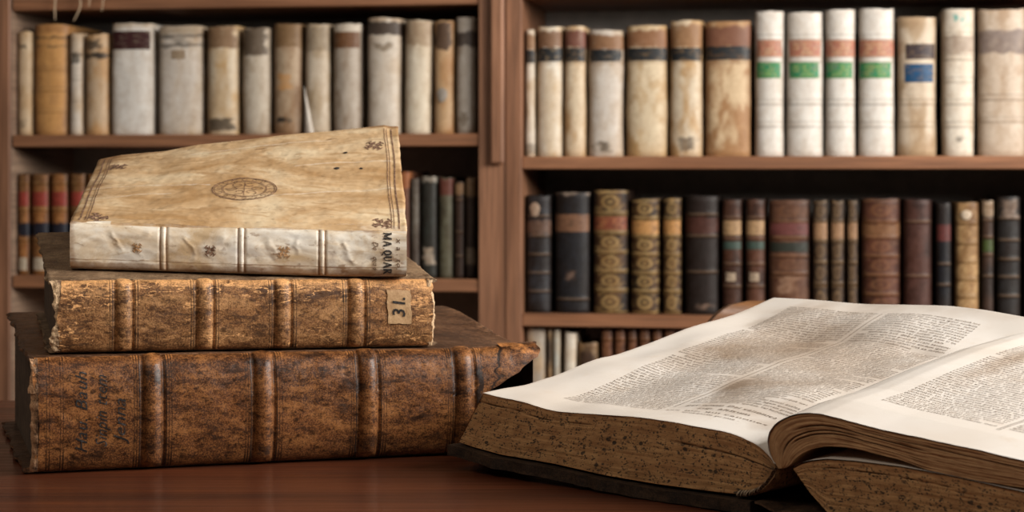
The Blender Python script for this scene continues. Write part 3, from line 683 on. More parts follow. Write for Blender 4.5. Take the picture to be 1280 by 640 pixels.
# ------------------------------------------------------------ stacked books (generic lying book)
class Lying:
    def __init__(s, N0, yaw, L, W): s.N0 = np.array(N0); s.c, s.s = math.cos(yaw), math.sin(yaw); s.L, s.W = L, W
    def xy(s, a, w):  # a along the spine, w away from it
        return s.N0[0]+a*s.c-w*s.s, s.N0[1]+a*s.s+w*s.c
    def loc(s, x, y):
        dx, dy = x-s.N0[0], y-s.N0[1]; return dx*s.c+dy*s.s, -dx*s.s+dy*s.c
def interp(xs, ys): return lambda v: np.interp(v, xs, ys)

def lying_book(K, ztop, zbot, mat_spine, mat_top, mat_edge, root, rel, bulge, expo, bands, band_w, band_h, torn_mat, seed,
               spine_wear, top_wear, ends, bt=.0038, over=.004, ns=700, nt_=110, disp=.0006, edge_jit=.0012, top_disp=.0005, lap=.0, fr=55, oc=4, fine_d=.5):
    """K frame; ztop/zbot(a,w) relative to camera. Returns surface mappers for spine and top."""
    L, W = K.L, K.W
    a0f, a1f = ends
    def spine_pt(a, t, lift=0.0):
        a = np.asarray(a, float); t = np.asarray(t, float); a, t = np.broadcast_arrays(a, t)
        q = np.clip(np.abs(2*t-1), 0, 1); prof = (1-q**expo)**(1/expo)
        zt0, zb0 = ztop(a, 0*a)-.0006, zbot(a, 0*a)+.0006
        bd = np.zeros_like(a)
        for bpos in bands:
            x = (a-bpos)/band_w
            bd = bd+band_h*np.clip(1-x**2*1.0, 0, 1)**.7*(np.abs(x) < 1)
            bd = bd-.0011*gs(np.abs(a-bpos), band_w*1.12, .0011)
        n = fbm(a*fr, t*fr*.09, seed, seed, oc)*disp*1.3+fbm(a*260, t*22, seed, seed+9, 3)*disp*.5*fine_d
        if fr < 30:
            for (f0, t0_, f1, t1_, fa) in VFOLD: aw = a+.006*fbm(a*60, t*4, 1, 152, 3); n = n+fa*.5*crease(aw, t*.04, [(f0, t0_*.04), (f1, t1_*.04)], .0024)-fa*.35*crease(aw+.0035, t*.04, [(f0, t0_*.04), (f1, t1_*.04)], .004)
        w = -(bulge*prof)-(bd+n+lift)*np.clip(prof*1.6, 0, 1)
        z = zt0+(zb0-zt0)*t
        nz = (bd*.35+n+lift)*np.clip(1-prof, 0, 1)*np.where(t > .5, -.15, 1.0)
        z = z+nz
        x, y = K.xy(a, w)
        return np.stack([x, y, ZC+z], -1)
    A = np.linspace(0, 1, ns); Tn = .5-.5*np.cos(np.linspace(0, 1, nt_)*math.pi); Tn = .5*Tn+.5*np.linspace(0, 1, nt_)
    AA, TT = np.meshgrid(A, Tn, indexing='ij')
    a0 = a0f(Tn); a1 = a1f(Tn); S = a0[None, :]+(a1-a0)[None, :]*AA
    P = spine_pt(S, TT); wear, grime = spine_wear(S, TT)
    uv = np.stack([S, TT*(.09)], -1)
    inb = np.zeros((ns-1, nt_-1), bool); sc = (S[:-1, :-1]+S[1:, 1:])/2
    for k, bpos in enumerate(bands):
        m = np.abs(sc-bpos) < band_w; inb |= m
        rows = np.where(m.any(1))[0]; r0, r1 = rows.min(), rows.max()+1
        mb = MB(); mb.grid(P[r0:r1+1], uv=uv[r0:r1+1], mask=m[r0:r1], wear=wear[r0:r1+1], grime=grime[r0:r1+1]); mb.build('raised_band', mat_spine, root, rel=rel)
    mb = MB(); mb.grid(P, uv=uv, mask=~inb, wear=wear, grime=grime)
    # inner side of the spine ends, so the torn ends have thickness
    for e, fl in ((0, False), (-1, True)):
        In = P[e].copy(); cc = np.array([K.c, K.s, 0])*(1 if e == 0 else -1)
        wd = np.array([-K.s, K.c, 0])
        In2 = P[e]+wd*.0035+cc*.0004; In3 = In2+cc*.03
        mb.grid(np.stack([P[e], In2, In3]), flip=fl, wear=.55, grime=0.0)
    mb.build('spine', mat_spine, root, rel=rel)
    # boards
    def board(name, zf, up, mat, wfn, ex=0.0):
        na, nw = 260, 160
        aa = np.linspace(-over-ex, L+over, na); ww = np.linspace(0, W+over, nw); Aa, Ww = np.meshgrid(aa, ww, indexing='ij')
        # nibbled outline
        j0 = fbm(ww*60, 0*ww, seed+2, seed+2, 4)*edge_jit*1.6; j1 = fbm(ww*60, 0*ww+5, seed+3, seed+3, 4)*edge_jit*1.6; jw = fbm(aa*60, 0*aa+9, seed+4, seed+4, 4)*edge_jit
        Aa = Aa+(1-sm(0, .02, Aa+over+ex))*j0[None, :]+sm(L-.02, L+over, Aa)*j1[None, :]; Ww = Ww+sm(W-.02, W+over, Ww)*jw[:, None]
        z = zf(Aa, Ww)
        dr = np.minimum(np.minimum(Aa+over+ex, L+over-Aa), W+over-Ww)       # rounded edges
        rd = .0016*(1-np.sqrt(np.clip(1-(1-np.clip(dr/.0022, 0, 1))**2, 0, 1)))
        n = fbm(Aa*40, Ww*40, seed+6, seed+6, 5)*top_disp+fbm(Aa*200, Ww*200, seed+7, seed+7, 3)*top_disp*.25
        groove = -.0008*gs(Ww, .012, .0022)
        x, y = K.xy(Aa, Ww)
        if up: zo = z-rd+(n+groove)*sm(0, .006, dr); zi = z-bt+rd*.5
        else: zo = z+rd; zi = z+bt-rd*.5
        O = np.stack([x, y, ZC+zo], -1); I = np.stack([x, y, ZC+zi], -1)
        we, gr = wfn(Aa, Ww)
        uvb = np.stack([Aa, Ww], -1)
        m_ = MB(); m_.grid(O, uv=uvb, flip=not up, wear=we, grime=gr); st = 4
        m_.grid(I[::st, ::st], flip=up, grime=.6)
        for e, fl in ((0, up), (-1, not up)):
            g = np.stack([O[e], I[e]]); m_.grid(g, flip=fl, wear=.35)
            g = np.stack([O[:, e], I[:, e]]); m_.grid(g, flip=not fl, wear=.35)
        m_.build(name, mat, root, rel=rel)
    board('front_board', ztop, True, mat_top, top_wear)
    board('back_board', zbot, False, mat_top, lambda a, w: (0*a, 0*a+.2), lap)
    # page block
    mb = MB(); nh, nl, nw = 24, 60, 60
    hh = np.linspace(0, 1, nh)
    def wall(av, wv, fl):
        zt_, zb_ = ztop(av, wv)-bt-.0004, zbot(av, wv)+bt+.0004
        H = hh[:, None]; Z = zb_+(zt_-zb_)*H; x, y = K.xy(av+0*H, wv+0*H)
        uvp = np.stack([np.broadcast_to(av+wv, Z.shape), Z], -1)
        mb.grid(np.stack([x, y, ZC+Z], -1), uv=uvp, flip=fl)
    wv = np.linspace(.001-bulge*.5, W-.001, nw); jit = lambda k: fbm(hh*30, 0*hh, k, seed+k, 3)[:, None]*.0006
    wall(np.full(nw, .002), wv, True); wall(np.full(nw, L-.002), wv, False)
    av = np.linspace(.002, L-.002, nl); wall(av, np.full(nl, W-.001), False)
    aa, ww = np.meshgrid(np.linspace(.002, L-.002, 30), wv[::4], indexing='ij')
    for zf, sg, fl in ((ztop, -1, False), (zbot, 1, True)):
        x, y = K.xy(aa, ww); mb.grid(np.stack([x, y, ZC+zf(aa, ww)+sg*(bt+.0004)], -1), flip=fl)
    mb.build('page_block', mat_edge, root, rel=rel, smooth=False)
    def top_pt(a, w, lift=.0003):
        a = np.asarray(a, float); w = np.asarray(w, float); z = ztop(a, w)
        dr = np.minimum(np.minimum(a+over, L+over-a), W+over-w)
        n = fbm(a*40, w*40, seed+6, seed+6, 5)*top_disp+fbm(a*200, w*200, seed+7, seed+7, 3)*top_disp*.25
        z = z+(n-.0008*gs(w, .012, .0022))*sm(0, .006, dr)
        x, y = K.xy(a, w); return np.stack([x, y, ZC+z+lift], -1)
    return spine_pt, top_pt

# ---- big dark book
KB = Lying((-.357, 1.430), math.radians(17.6), .392, .275)
def zb_top(a, w):
    z = -.1375-.0025*a/.39+.0125*sm(0, 1, w/.28)
    z = z+.0015*np.sin(a*16+1)*sm(.02, .2, w)
    return z-.004*sm(.33, .39, a)*sm(.25, .1, w)*sm(0, .03, w)+.0035*sm(.345, .395, a)*sm(.06, 0, w)
zb_bot = lambda a, w: TZ+.0010+0*a+0*w
bigR = empty('stacked_book', (KB.xy(.19, .12)[0], KB.xy(.19, .12)[1], TAB), 0, 'largest dark brown leather folio at the bottom of the stack', 'book', None)
relB = tuple(bigR.location)
bandsB = [.087, .171, .253, .331]
def wearB(a, t):
    w = .12*sm(.12, 0, t)+.25*sm(.05, 0, t)+.2*sm(.93, 1, t); g = 0*a
    for b in bandsB:
        w = w+.28*gs(a-b, 0, .0035)*sm(-.1, .3, fbm(a*70, t*9, 3, 91, 3))
        for o in (.0100, .0120, .0140): g = g+.68*gs(np.abs(a-b), o, .00055); w = w+.3*gs(np.abs(a-b), o+.0009, .0005)
        g = g+.35*gs(np.abs(a-b), .0088, .0012)
    for o in (.009, .0112, .0190, .0212): g = g+.68*gs(a, o, .00055); w = w+.3*gs(a, o+.0009, .0005)
    w = w+.5*sm(.006, 0, a)
    # cracked and torn right end
    tr = sm(.362, .368, a+fbm(a*40, t*6, 5, 93, 4)*.014-.045*(t-.25)*0)
    w = w+tr*(.12+.8*fbm(a*150, t*14, 1, 94, 4)); g = g+tr*.25; g = g+.9*gs(a+fbm(a*0, t*7, 5, 93, 4)*.010, .357+.0*t, .0016)
    g = g+1.0*gs(a+fbm(0*a, t*9, 7, 95, 4)*.006, .3435, .0022)*sm(.12, .25, t)
    g = g+.35*sm(.35, .6, fbm(a*22, t*2.6, 4, 96, 4))+.25*sm(.75, 1, t)  # blotches, then darker towards the bottom of the spine
    return w, g
def wearBt(a, w):
    we = .35*sm(.004, -.003, w-.001)+.55*sm(.012, 0, .392-a)*sm(-.1, .4, fbm(a*90, w*90, 1, 97, 4))
    st = sm(.3, .6, fbm(a*14+w*30, w*190-a*60, 1, 98, 4))*.5
    return we+.15*st, st*.9+.1
spB, tpB = lying_book(KB, zb_top, zb_bot, M['big'], M['big_top'], M['edge_dark'], bigR, relB, .016, 2.4, bandsB, .0070, .0042, M['torn_dark'], 201,
    wearB, wearBt, (lambda t: -.001+.003*fbm(t*5, 0*t, 2, 71, 3)+.004*gs(t, .5, .3), lambda t: .394-.048*sm(.05, .5, t)+.004*fbm(t*12, 0*t, 2, 72, 3)), disp=.0005, ns=950, nt_=120, edge_jit=.0022, lap=.004)
# worn leather lump at the head of the spine (left end)
def cap_piece(name, K, ztf, zbf, mat, root, rel, t0, t1, seed, out, amp, a_end=0.0, sgn=-1, bul=.016, na=26, nt_=60):
    A, T = np.meshgrid(np.linspace(0, 1, na), np.linspace(t0, t1, nt_), indexing='ij')
    q = np.abs(2*T-1); prof = (1-q**2.4)**(1/2.4)
    edge = out*(.7+.9*fbm(T*6, 0*T, seed, seed, 4))
    a = a_end+sgn*(A*edge-.003*(1-A))
    lift = .0016*np.sin(A*math.pi*.6)+.0006
    w = -bul*prof*(1-.35*A)-lift+fbm(a*300, T*20, seed, seed+1, 4)*amp
    z = ztf(0*a, 0*a)*(1-T)+zbf(0*a, 0*a)*T; 
    if sgn > 0: z = ztf(0*a+K.L, 0*a)*(1-T)+zbf(0*a+K.L, 0*a)*T
    z = z+fbm(a*260, T*16, seed, seed+2, 3)*amp*1.2
    x, y = K.xy(a, w); P = np.stack([x, y, ZC+z], -1)
    wd = np.array([-K.s, K.c, 0])*.0022
    mb = MB(); mb.grid(P, wear=.3+.6*A, flip=sgn < 0); mb.grid(P+wd, flip=sgn > 0, wear=.5)
    mb.grid(np.stack([P[-1], P[-1]+wd]), wear=.9, flip=sgn > 0); mb.grid(np.stack([P[:, 0], P[:, 0]+wd]), wear=.7); mb.grid(np.stack([P[:, -1], P[:, -1]+wd]), wear=.7)
    mb.build(name, mat, root, rel=rel)
cap_piece('torn_head_cap', KB, zb_top, zb_bot, M['torn_dark'], bigR, relB, .015, .30, 211, .0045, .0012)
cap_piece('worn_tail_cap', KB, zb_top, zb_bot, M['torn_dark'], bigR, relB, .30, .985, 212, .003, .0008)

# handwriting reading upwards in the first panel
def spine_map(sp, flat_h): # a along spine, up in metres from bottom
    return lambda a, b: sp(a, 1-np.asarray(b)/flat_h, .0004)
tx = Text(); mp = spine_map(spB, .087)
for (txt, a, b, size, wd) in [('Hau. Bauh', .0385, .014, .0125, .062), ('Sinpin ttem', .0530, .018, .0125, .055), ('Jenna', .0665, .022, .0125, .034)]:
    tx.line(txt, a, b, size, mp, wd, dirx=(0, 1), diry=(-1, 0), slant=.4, narrow=.85, off=-.002)
tx.build('inked_title', M['ink_hand'], bigR, relB)

# ---- middle worn book
KM = Lying((-.346, 1.447), math.radians(16.0), .292, .205)
def zm_bot(a, w):
    x, y = KM.xy(a, w); a2, w2 = KB.loc(x, y)
    return zb_top(np.clip(a2, 0, .33), np.clip(w2, .0, .27))+.0012
def zm_top(a, w):
    return -.0812-.003*a/.29+.029*(w/.205)+.0012*np.sin(a*20)*sm(.0, .15, w)
midR = empty('stacked_book', (KM.xy(.14, .1)[0], KM.xy(.14, .1)[1], ZC-.134), 0, 'worn tan leather book with paper label in the middle of the stack', 'book')
relM = tuple(midR.location)
bandsM = [.052, .113, .173, .231]
def wearM(a, t):
    n = fbm(a*60, t*7, 3, 121, 5)
    w = .62*sm(.20, 0, t+n*.12)+.22*sm(.9, 1, t)+.02+.35*sm(.03, 0, np.abs(a-.292)+n*.01)+.3*sm(.02, 0, a); g = 0*a
    # scratched pale fibres
    cr = 1-np.abs(fbm(a*55+t*3, t*15-a*20, 6, 122, 5))*12
    w = w+1.1*np.clip(cr, 0, 1)*sm(.65, .05, t)
    cr2 = 1-np.abs(fbm(a*30, t*9+a*10, 8, 125, 5))*22; w = w+.8*np.clip(cr2, 0, 1)*sm(.0, .25, fbm(a*30, t*4, 9, 127, 3)+.1)
    for b in bandsM:
        w = w+.35*gs(a-b, 0, .0035)*sm(-.2, .2, n)
        for o in (.0085, .0105): g = g+.7*gs(np.abs(a-b), o, .0006); w = w+.25*gs(np.abs(a-b), o+.001, .0005)
    g = g+.45*sm(.15, .5, fbm(a*34, t*4, 9, 123, 4))*sm(.15, .3, t)+.4*gs(a, .022, .016)*sm(.1, .5, fbm(a*60, t*6, 2, 124, 3))
    return w, g
def wearMt(a, w):
    n = fbm(a*50, w*50, 3, 126, 4)
    lines = sum(gs(w, o, .0005)+gs(.292-a, o, .0006)+gs(a, o, .0006) for o in (.010, .0125, .0165))
    return .35*sm(.012, 0, w+n*.004)+.2*n+.3*sm(.01, 0, .292-a), .4*lines+.15*sm(0, .5, n)
spM, tpM = lying_book(KM, zm_top, zm_bot, M['mid'], M['mid_top'], M['edge_dark'], midR, relM, .009, 2.8, bandsM, .0058, .0028, M['torn'], 301,
    wearM, wearMt, (lambda t: .0045+.004*fbm(t*4, 0*t, 2, 73, 3), lambda t: .292+.0025*fbm(t*9, 0*t, 2, 74, 4)), disp=.0005, ns=800, nt_=110, edge_jit=.0018)
cap_piece('torn_head_cap', KM, zm_top, zm_bot, M['torn'], midR, relM, .02, .97, 311, .0055, .0016, a_end=.003, bul=.008)
cap_piece('frayed_tail_cap', KM, zm_top, zm_bot, M['torn'], midR, relM, .02, .98, 312, .0035, .0010, a_end=.291, sgn=1, bul=.008)
# paper label with the number
aL = np.linspace(.2555, .2745, 24); tL = np.linspace(.16, .66, 24); ALg, TLg = np.meshgrid(aL, tL, indexing='ij')
ALg = ALg+.0012*fbm(TLg*8, ALg*0, 2, 131, 3)+.003*(TLg-.4); TLg = TLg+.02*fbm(ALg*200, 0*TLg, 3, 132, 3)
mb = MB(); cL = np.broadcast_to(np.array((.52, .33, .17)), ALg.shape+(3,)); mb.grid(spM(ALg, TLg, .0008), cL); lab = mb.build('paper_label', M['label_sh'], midR, rel=relM); lab['label'] = 'tan paper label reading 31.'
tx = Text(); mp = lambda a, b: spM(a, 1-np.asarray(b)/.0548, .0013)
tx.line('31.', .2695, .0235, .0145, mp, .0175, dirx=(0, 1), diry=(-1, 0), slant=.15)
tx.build('inked_number', M['ink_hand'], midR, relM)

# ---- vellum book on top
KV = Lying((-.3405, 1.487), math.radians(5.5), .2575, .192)
def zv_bot(a, w):
    x, y = KV.xy(a, w); a2, w2 = KM.loc(x, y)
    return zm_top(np.clip(a2, 0, .29), np.clip(w2, 0, .2))+.0015
def far_px(px):
    return np.interp(px, [121, 129, 152, 205, 247, 300, 362, 413, 451, 480, 487], [200, 198, 193.5, 189, 181, 175.5, 168, 164, 160, 156.5, 158])
def zv_top(a, w):
    a = np.asarray(a, float); w = np.asarray(w, float)
    x, y = KV.xy(a, 0*a); near = -(np.interp(a, [0, .2575], [277.5, 289.5])-HY)*y/F
    ac = np.clip(a, 0, .2575); xf, yf = KV.xy(ac, 0*ac+.192); pxf = 640+F*xf/yf; far = (HY-far_px(pxf))*yf/F
    q = np.clip(w/.192, -.05, 1.05)
    return near+(far-near)*q+.0018*np.sin(q*math.pi)*np.sin(a*14+.5)
velR = empty('stacked_book', (KV.xy(.13, .1)[0], KV.xy(.13, .1)[1], ZC-.0755), 0, 'cream vellum book with oval stamp on top of the stack', 'book')
relV = tuple(velR.location)
bandsV = [.070, .130, .1925]
def crease(a, t, pts, wd):
    d = 1e9
    for (x0, y0), (x1, y1) in zip(pts[:-1], pts[1:]):
        dx, dy = x1-x0, y1-y0; l = dx*dx+dy*dy; k = np.clip(((a-x0)*dx+(t-y0)*dy)/l, 0, 1)
        d = np.minimum(d, np.hypot(a-x0-k*dx, t-y0-k*dy))
    return np.exp(-(d/wd)**2)
def wearV(a, t):
    n = fbm(a*50, t*4, 3, 141, 4); g = .55*sm(.80, .9, t+n*.05)+.3*sm(.05, 0, t)+.55*sm(.008, 0, a+n*.004)
    g = g+.6*gs(t, .80+n*.03, .012)
    for b in bandsV: g = g+.75*gs(np.abs(a-b), .0024, .0007)
    for (cx, ct, r) in ((.106, .55, .006), (.163, .5, .009), (.05, .5, .006), (.243, .6, .009)):
        g = g+.6*sm(.0, .5, fbm(a*260, t*16, cx, 142, 4)+.0)*gs(a, cx, r)*gs(t, ct, .22)
    g = g+.35*sm(.35, .6, fbm(a*120, t*9, 4, 143, 4))+.28*sm(.18, .02, .2575-a)*sm(-.1, .5, n)
    return .25+.3*n-g*.3, g
def wearVt(a, w):
    n = fbm(a*40, w*40, 3, 144, 4); st = fbm(a*9, w*90, 3, 145, 5)
    wr = .45*sm(.2, .6, fbm(a*7+w*5, w*30-a*4, 3, 146, 4))
    g = .25*sm(.1, .5, st)+.55*sm(.155, .19, w+n*.012)*sm(-.3, .3, fbm(a*12, w*110, 2, 147, 4))+.35*sm(.03, 0, a+n*.01)+.25*sm(.02, 0, .2575-a+n*.006)
    for (a0, w0, a1, w1) in ((.0, .088, .10, .084), (.02, .06, .07, .068), (.15, .06, .25, .075), (.17, .12, .25, .125), (.08, .165, .2, .172)):
        c = crease(a, w, [(a0, w0), ((a0+a1)/2, (w0+w1)/2+.003), (a1, w1)], .0012); wr = wr+.6*c; g = g+.2*crease(a, w+.0025, [(a0, w0), ((a0+a1)/2, (w0+w1)/2+.003), (a1, w1)], .0012)
    g = g+.9*crease(a, w, [(.135, .163), (.17, .170), (.205, .1765)], .0010)*sm(-.3, .2, n)
    return wr, g
VFOLD = [(.030, .25, .036, .55, .0012), (.058, .2, .050, .6, .0010), (.088, .3, .095, .7, .0009), (.118, .25, .112, .5, .0010), (.148, .3, .156, .62, .0011), (.178, .2, .172, .5, .0009), (.210, .3, .218, .7, .0010)]
spV, tpV = lying_book(KV, zv_top, zv_bot, M['vel_spine'], M['vel_top'], M['edge_pale'], velR, relV, .006, 3.4, bandsV, .0022, .0005, M['torn'], 401,
    wearV, wearVt, (lambda t: -.001+0*t, lambda t: .2585+0*t), bt=.0022, over=.002, disp=.0016, fr=26, oc=3, fine_d=.06, ns=700, nt_=100, edge_jit=.0009, top_disp=.0012)
# loose tie sticking out behind the right end
# tooled ornaments on the vellum cover
def leaf(V, Fq, cx, cy, s, ang, mp, wd):
    def R(x, y): return (cx+s*(x*math.cos(ang)-y*math.sin(ang)), cy+s*(x*math.sin(ang)+y*math.cos(ang)))
    for k in range(8):
        th = k*math.pi/4; l = 1.0 if k % 2 == 0 else .8
        pts = []
        for q in np.linspace(0, 1, 12):
            r = .15+q*l*.85; tw = .25*math.sin(q*math.pi)*(1 if k % 2 else 0)
            pts.append(R(r*math.cos(th+tw), r*math.sin(th+tw)))
        wds = s*wd*(.5+1.6*np.sin(np.linspace(.3, 3.1, 12))**2)
        ribbon(V, Fq, pts, wds, mp)
        if k % 2 == 0:
            for sg in (-1, 1):
                pts = [R(.95*math.cos(th)+.28*q*math.cos(th+sg*1.7)*1.2, .95*math.sin(th)+.28*q*math.sin(th+sg*1.7)*1.2) for q in np.linspace(0, 1, 5)]
                ribbon(V, Fq, pts, s*wd, mp)
def fill(V, Fq, cx, cy, rx, ry, mp, nseg=20):
    th = np.linspace(0, 2*math.pi, nseg)
    base = sum(len(v) for v in V)
    A = np.concatenate([cx+rx*.02*np.cos(th), cx+rx*np.cos(th)]); Bq = np.concatenate([cy+ry*.02*np.sin(th), cy+ry*np.sin(th)])
    V.append(mp(A, Bq))
    for k in range(nseg-1): Fq.append((base+k, base+k+1, base+nseg+k+1, base+nseg+k))
mt = lambda a, b: tpV(a, b, .0004)
for (cx, cy, an) in ((.0185, .151, .3), (.017, .0125, -.2), (.237, .154, .2), (.240, .0125, .3)):
    V, Fq = [], []; leaf(V, Fq, cx, cy, .0088, an+.4, mt, .17); rib_obj('corner_fleuron', V, Fq, M['tool'], velR, relV)
V, Fq = [], []
cx, cy, rx, ry = .129, .073, .0262, .0225
th = np.linspace(0, 2*math.pi, 90)
for f, wd in ((1, .0008), (.94, .0005), (.7, .0005), (.66, .0004)): ribbon(V, Fq, np.stack([cx+rx*f*np.cos(th), cy+ry*f*np.sin(th)], 1), wd, mt)
for k in range(16):      # scroll border and crossed strapwork inside
    a_ = k*math.pi/8; q = np.linspace(0, 2*math.pi*.85, 16); rr = np.linspace(.11, .04, 16)
    ribbon(V, Fq, np.stack([cx+rx*(.82*np.cos(a_)+rr*np.cos(q+a_)), cy+ry*(.82*np.sin(a_)+rr*np.sin(q+a_))], 1), .0005, mt)
for k in range(6):
    a_ = k*math.pi/3; q = np.linspace(0, 2*math.pi*.9, 20); rr = np.linspace(.22, .05, 20)
    ribbon(V, Fq, np.stack([cx+rx*(.36*np.cos(a_)+rr*np.cos(q+a_)), cy+ry*(.36*np.sin(a_)+rr*np.sin(q+a_))], 1), .0006, mt)
ribbon(V, Fq, dense([(cx-rx*.6, cy), (cx+rx*.6, cy)]), .0005, mt); ribbon(V, Fq, dense([(cx, cy-ry*.6), (cx, cy+ry*.6)]), .0005, mt)
rib_obj('oval_stamp', V, Fq, M['tool'], velR, relV)
for side in (0, 1):
    V, Fq = [], []
    for o, wd in ((.0045, .0011), (.0085, .0005), (.0105, .0006)):
        wob = lambda q: .0006*math.sin(q*60)
        ribbon(V, Fq, dense([((.2575-o if side else o)+wob(q), q) for q in np.linspace(.004, .186, 20)], .002), wd, mt)
    rib_obj('tooled_border', V, Fq, M['tool'], velR, relV)
V, Fq = [], []
for (cx, cy, r) in ((.2045, .112, .0019), (.2250, .1115, .0012), (.2120, .143, .0016)):
    V, Fq = [], []; fill(V, Fq, cx, cy, r*1.2, r*1.25, mt); rib_obj('wormhole', V, Fq, M['ink_black'], velR, relV)
# spine stamps and title
ms = lambda a, b: spV(a, 1-np.asarray(b)/.035, .0005)
for cx, cy, s, mm in ((.106, .0165, .0048, 'tool'), (.163, .017, .0052, 'tool_br'), (.050, .017, .0042, 'tool_br')):
    V, Fq = [], []; leaf(V, Fq, cx, cy, s, .8, ms, .16); rib_obj('spine_stamp', V, Fq, M[mm], velR, relV)
SER = {  # serif capitals: thick and thin strokes in a unit box
 'M': [(0, 0, 0, 1, .1), (0, 1, .4, .1, .2), (.4, .1, .8, 1, .1), (.8, 0, .8, 1, .2), (-.12, 0, .14, 0, .06), (.62, 0, .98, 0, .06), (-.12, 1, .1, 1, .06), (.75, 1, .98, 1, .06)],
 'A': [(0, 0, .36, 1, .1), (.36, 1, .76, 0, .2), (.14, .35, .6, .35, .07), (-.1, 0, .14, 0, .06), (.6, 0, .92, 0, .06)],
 'Q': [(.36, 0, .06, .25, .17), (.06, .25, .06, .75, .2), (.06, .75, .36, 1, .17), (.36, 1, .68, .75, .17), (.68, .75, .68, .25, .2), (.68, .25, .36, 0, .17), (.36, 0, .85, -.25, .12)],
 'U': [(.06, 1, .06, .25, .2), (.06, .25, .32, 0, .14), (.32, 0, .6, .22, .1), (.6, .22, .6, 1, .1), (-.1, 1, .22, 1, .06), (.48, 1, .74, 1, .06)],
 'R': [(.1, 0, .1, 1, .2), (.1, 1, .45, .96, .08), (.45, .96, .6, .76, .18), (.6, .76, .42, .52, .12), (.42, .52, .1, .5, .08), (.32, .5, .72, 0, .18), (-.06, 0, .28, 0, .06), (.6, 0, .86, 0, .06)],
 '.': [(.02, .03, .12, .03, .16)]}
V, Fq = [], []
pos = .0335; size = .0062; a_base = .2405
adv = {'M': 1.25, 'A': 1.1, '.': .42, 'Q': 1.05, 'U': 1.0, 'R': 1.0}
for ch in 'MA.QUAR':
    for (x0, y0, x1, y1, w0) in SER[ch]:
        p = lambda x, y: (a_base+y*size, pos-x*size*.76)
        ribbon(V, Fq, dense([p(x0, y0), p(x1, y1)], .0006), w0*size*1.15, ms)
    pos -= adv[ch]*size*.76
rib_obj('inked_title', V, Fq, M['ink_black'], velR, relV)
tx = Text()
tx.line('x a . to.', .2505, .030, .0058, ms, .0250, dirx=(0, -1), diry=(1, 0), slant=.2)
tx.line('De   quae', .2320, .0275, .0062, ms, .0225, dirx=(0, -1), diry=(1, 0), slant=.3)
tx.build('faded_title', M['ink_faint'], velR, relV)

# ------------------------------------------------------------ open book
P0 = np.array([-.0215, 1.43]); YW = math.radians(43); Wd = np.array([math.cos(YW), -math.sin(YW)]); Ld = np.array([math.sin(YW), math.cos(YW)]); LP = .3714
def unproj(px, py, O, d):
    """pixel -> (parameter along the vertical plane O + q d, z)"""
    t = (px-640)/F; q = (t*O[1]-O[0])/(d[0]-t*d[1]); D = O[1]+q*d[1]
    return q, (HY-py)*D/F
def path(pts, O, d): return np.array([unproj(x, y, O, d) for x, y in pts])
def resample(P, n):
    seg = np.r_[0, np.cumsum(np.hypot(*np.diff(P, axis=0).T))]; q = np.linspace(0, seg[-1], n)
    R = np.stack([np.interp(q, seg, P[:, 0]), np.interp(q, seg, P[:, 1])], 1)
    k = max(1, n//60)
    for _ in range(3):           # light smoothing
        R[1:-1] = (R[:-2]+2*R[1:-1]+R[2:])/4
    return R
OBr = empty('open_book', (P0[0]+.25*Wd[0]+.18*Ld[0], P0[1]+.25*Wd[1]+.18*Ld[1], TAB), 0, 'large open folio with printed Latin columns and speckled page edges', 'book')
relO = tuple(OBr.location)
def ob(q, v, z):
    q, v, z = np.broadcast_arrays(np.asarray(q, float), np.asarray(v, float), np.asarray(z, float))
    return np.stack([P0[0]+q*Wd[0]+v*Ld[0], P0[1]+q*Wd[1]+v*Ld[1], ZC+z], -1)
nearL = path([(604, 491), (621, 496), (645, 500), (661, 504), (678, 511), (700, 515), (735, 517), (779, 520), (805, 522), (844, 528), (880, 535), (906, 539), (932, 548), (950, 557), (963, 568), (969, 580)], P0, Wd)
nearLb = path([(573, 552), (590, 558), (626, 568), (691, 579), (757, 594), (822, 605), (900, 615), (940, 619), (962, 612), (969, 600)], P0, Wd)
QG = nearL[-1, 0]
leftE = path([(604, 491), (630, 485), (656, 482), (681, 473), (697, 469), (721, 458), (746, 448), (770, 444), (786, 438), (809, 430), (827, 423), (845, 416), (859, 410), (880, 404), (900, 399), (924, 391), (945, 382), (967, 372)], P0, Ld)
PF = P0+Ld*LP
farL = path([(967, 372), (1011, 374), (1077, 380), (1142, 381), (1186, 382), (1230, 387), (1280, 396), (1318, 403), (1350, 412)], PF, Wd)
PK = P0+Wd*(QG+.030)
cont = path([(1011, 517), (1055, 499), (1099, 485), (1160, 458), (1221, 434), (1280, 417), (1340, 404)], PK, Ld)
lift = lambda v: np.interp(v, np.r_[0, cont[1:, 0], .42], np.r_[0, cont[1:, 1]-cont[0, 1], cont[-1, 1]-cont[0, 1]+.003])
nL = lambda q: np.interp(q, nearL[:, 0], nearL[:, 1]); lE = lambda v: np.interp(v, leftE[:, 0], leftE[:, 1]); fL = lambda q: np.interp(q, farL[:, 0], farL[:, 1])
zg0 = nearL[-1, 1]; g_near = zg0; g_far = fL(QG)
gE = lambda v: zg0+(lift(v)-0)*1.0
print('OPEN', QG, nearL[:3], leftE[-1], farL[-1], 'lift', lift(.1), lift(.37), 'gfar', g_far, gE(.3714))
def page_wave(q, v):
    return (.0046*fbm(q*11, v*9, 1, 501, 3)+.0016*np.sin(v*34+q*22)+.0011*np.sin(v*15-q*60))*sm(0, .05, v)*sm(0, .05, LP-v)*sm(0, .04, q)*sm(0, .04, QG-q)
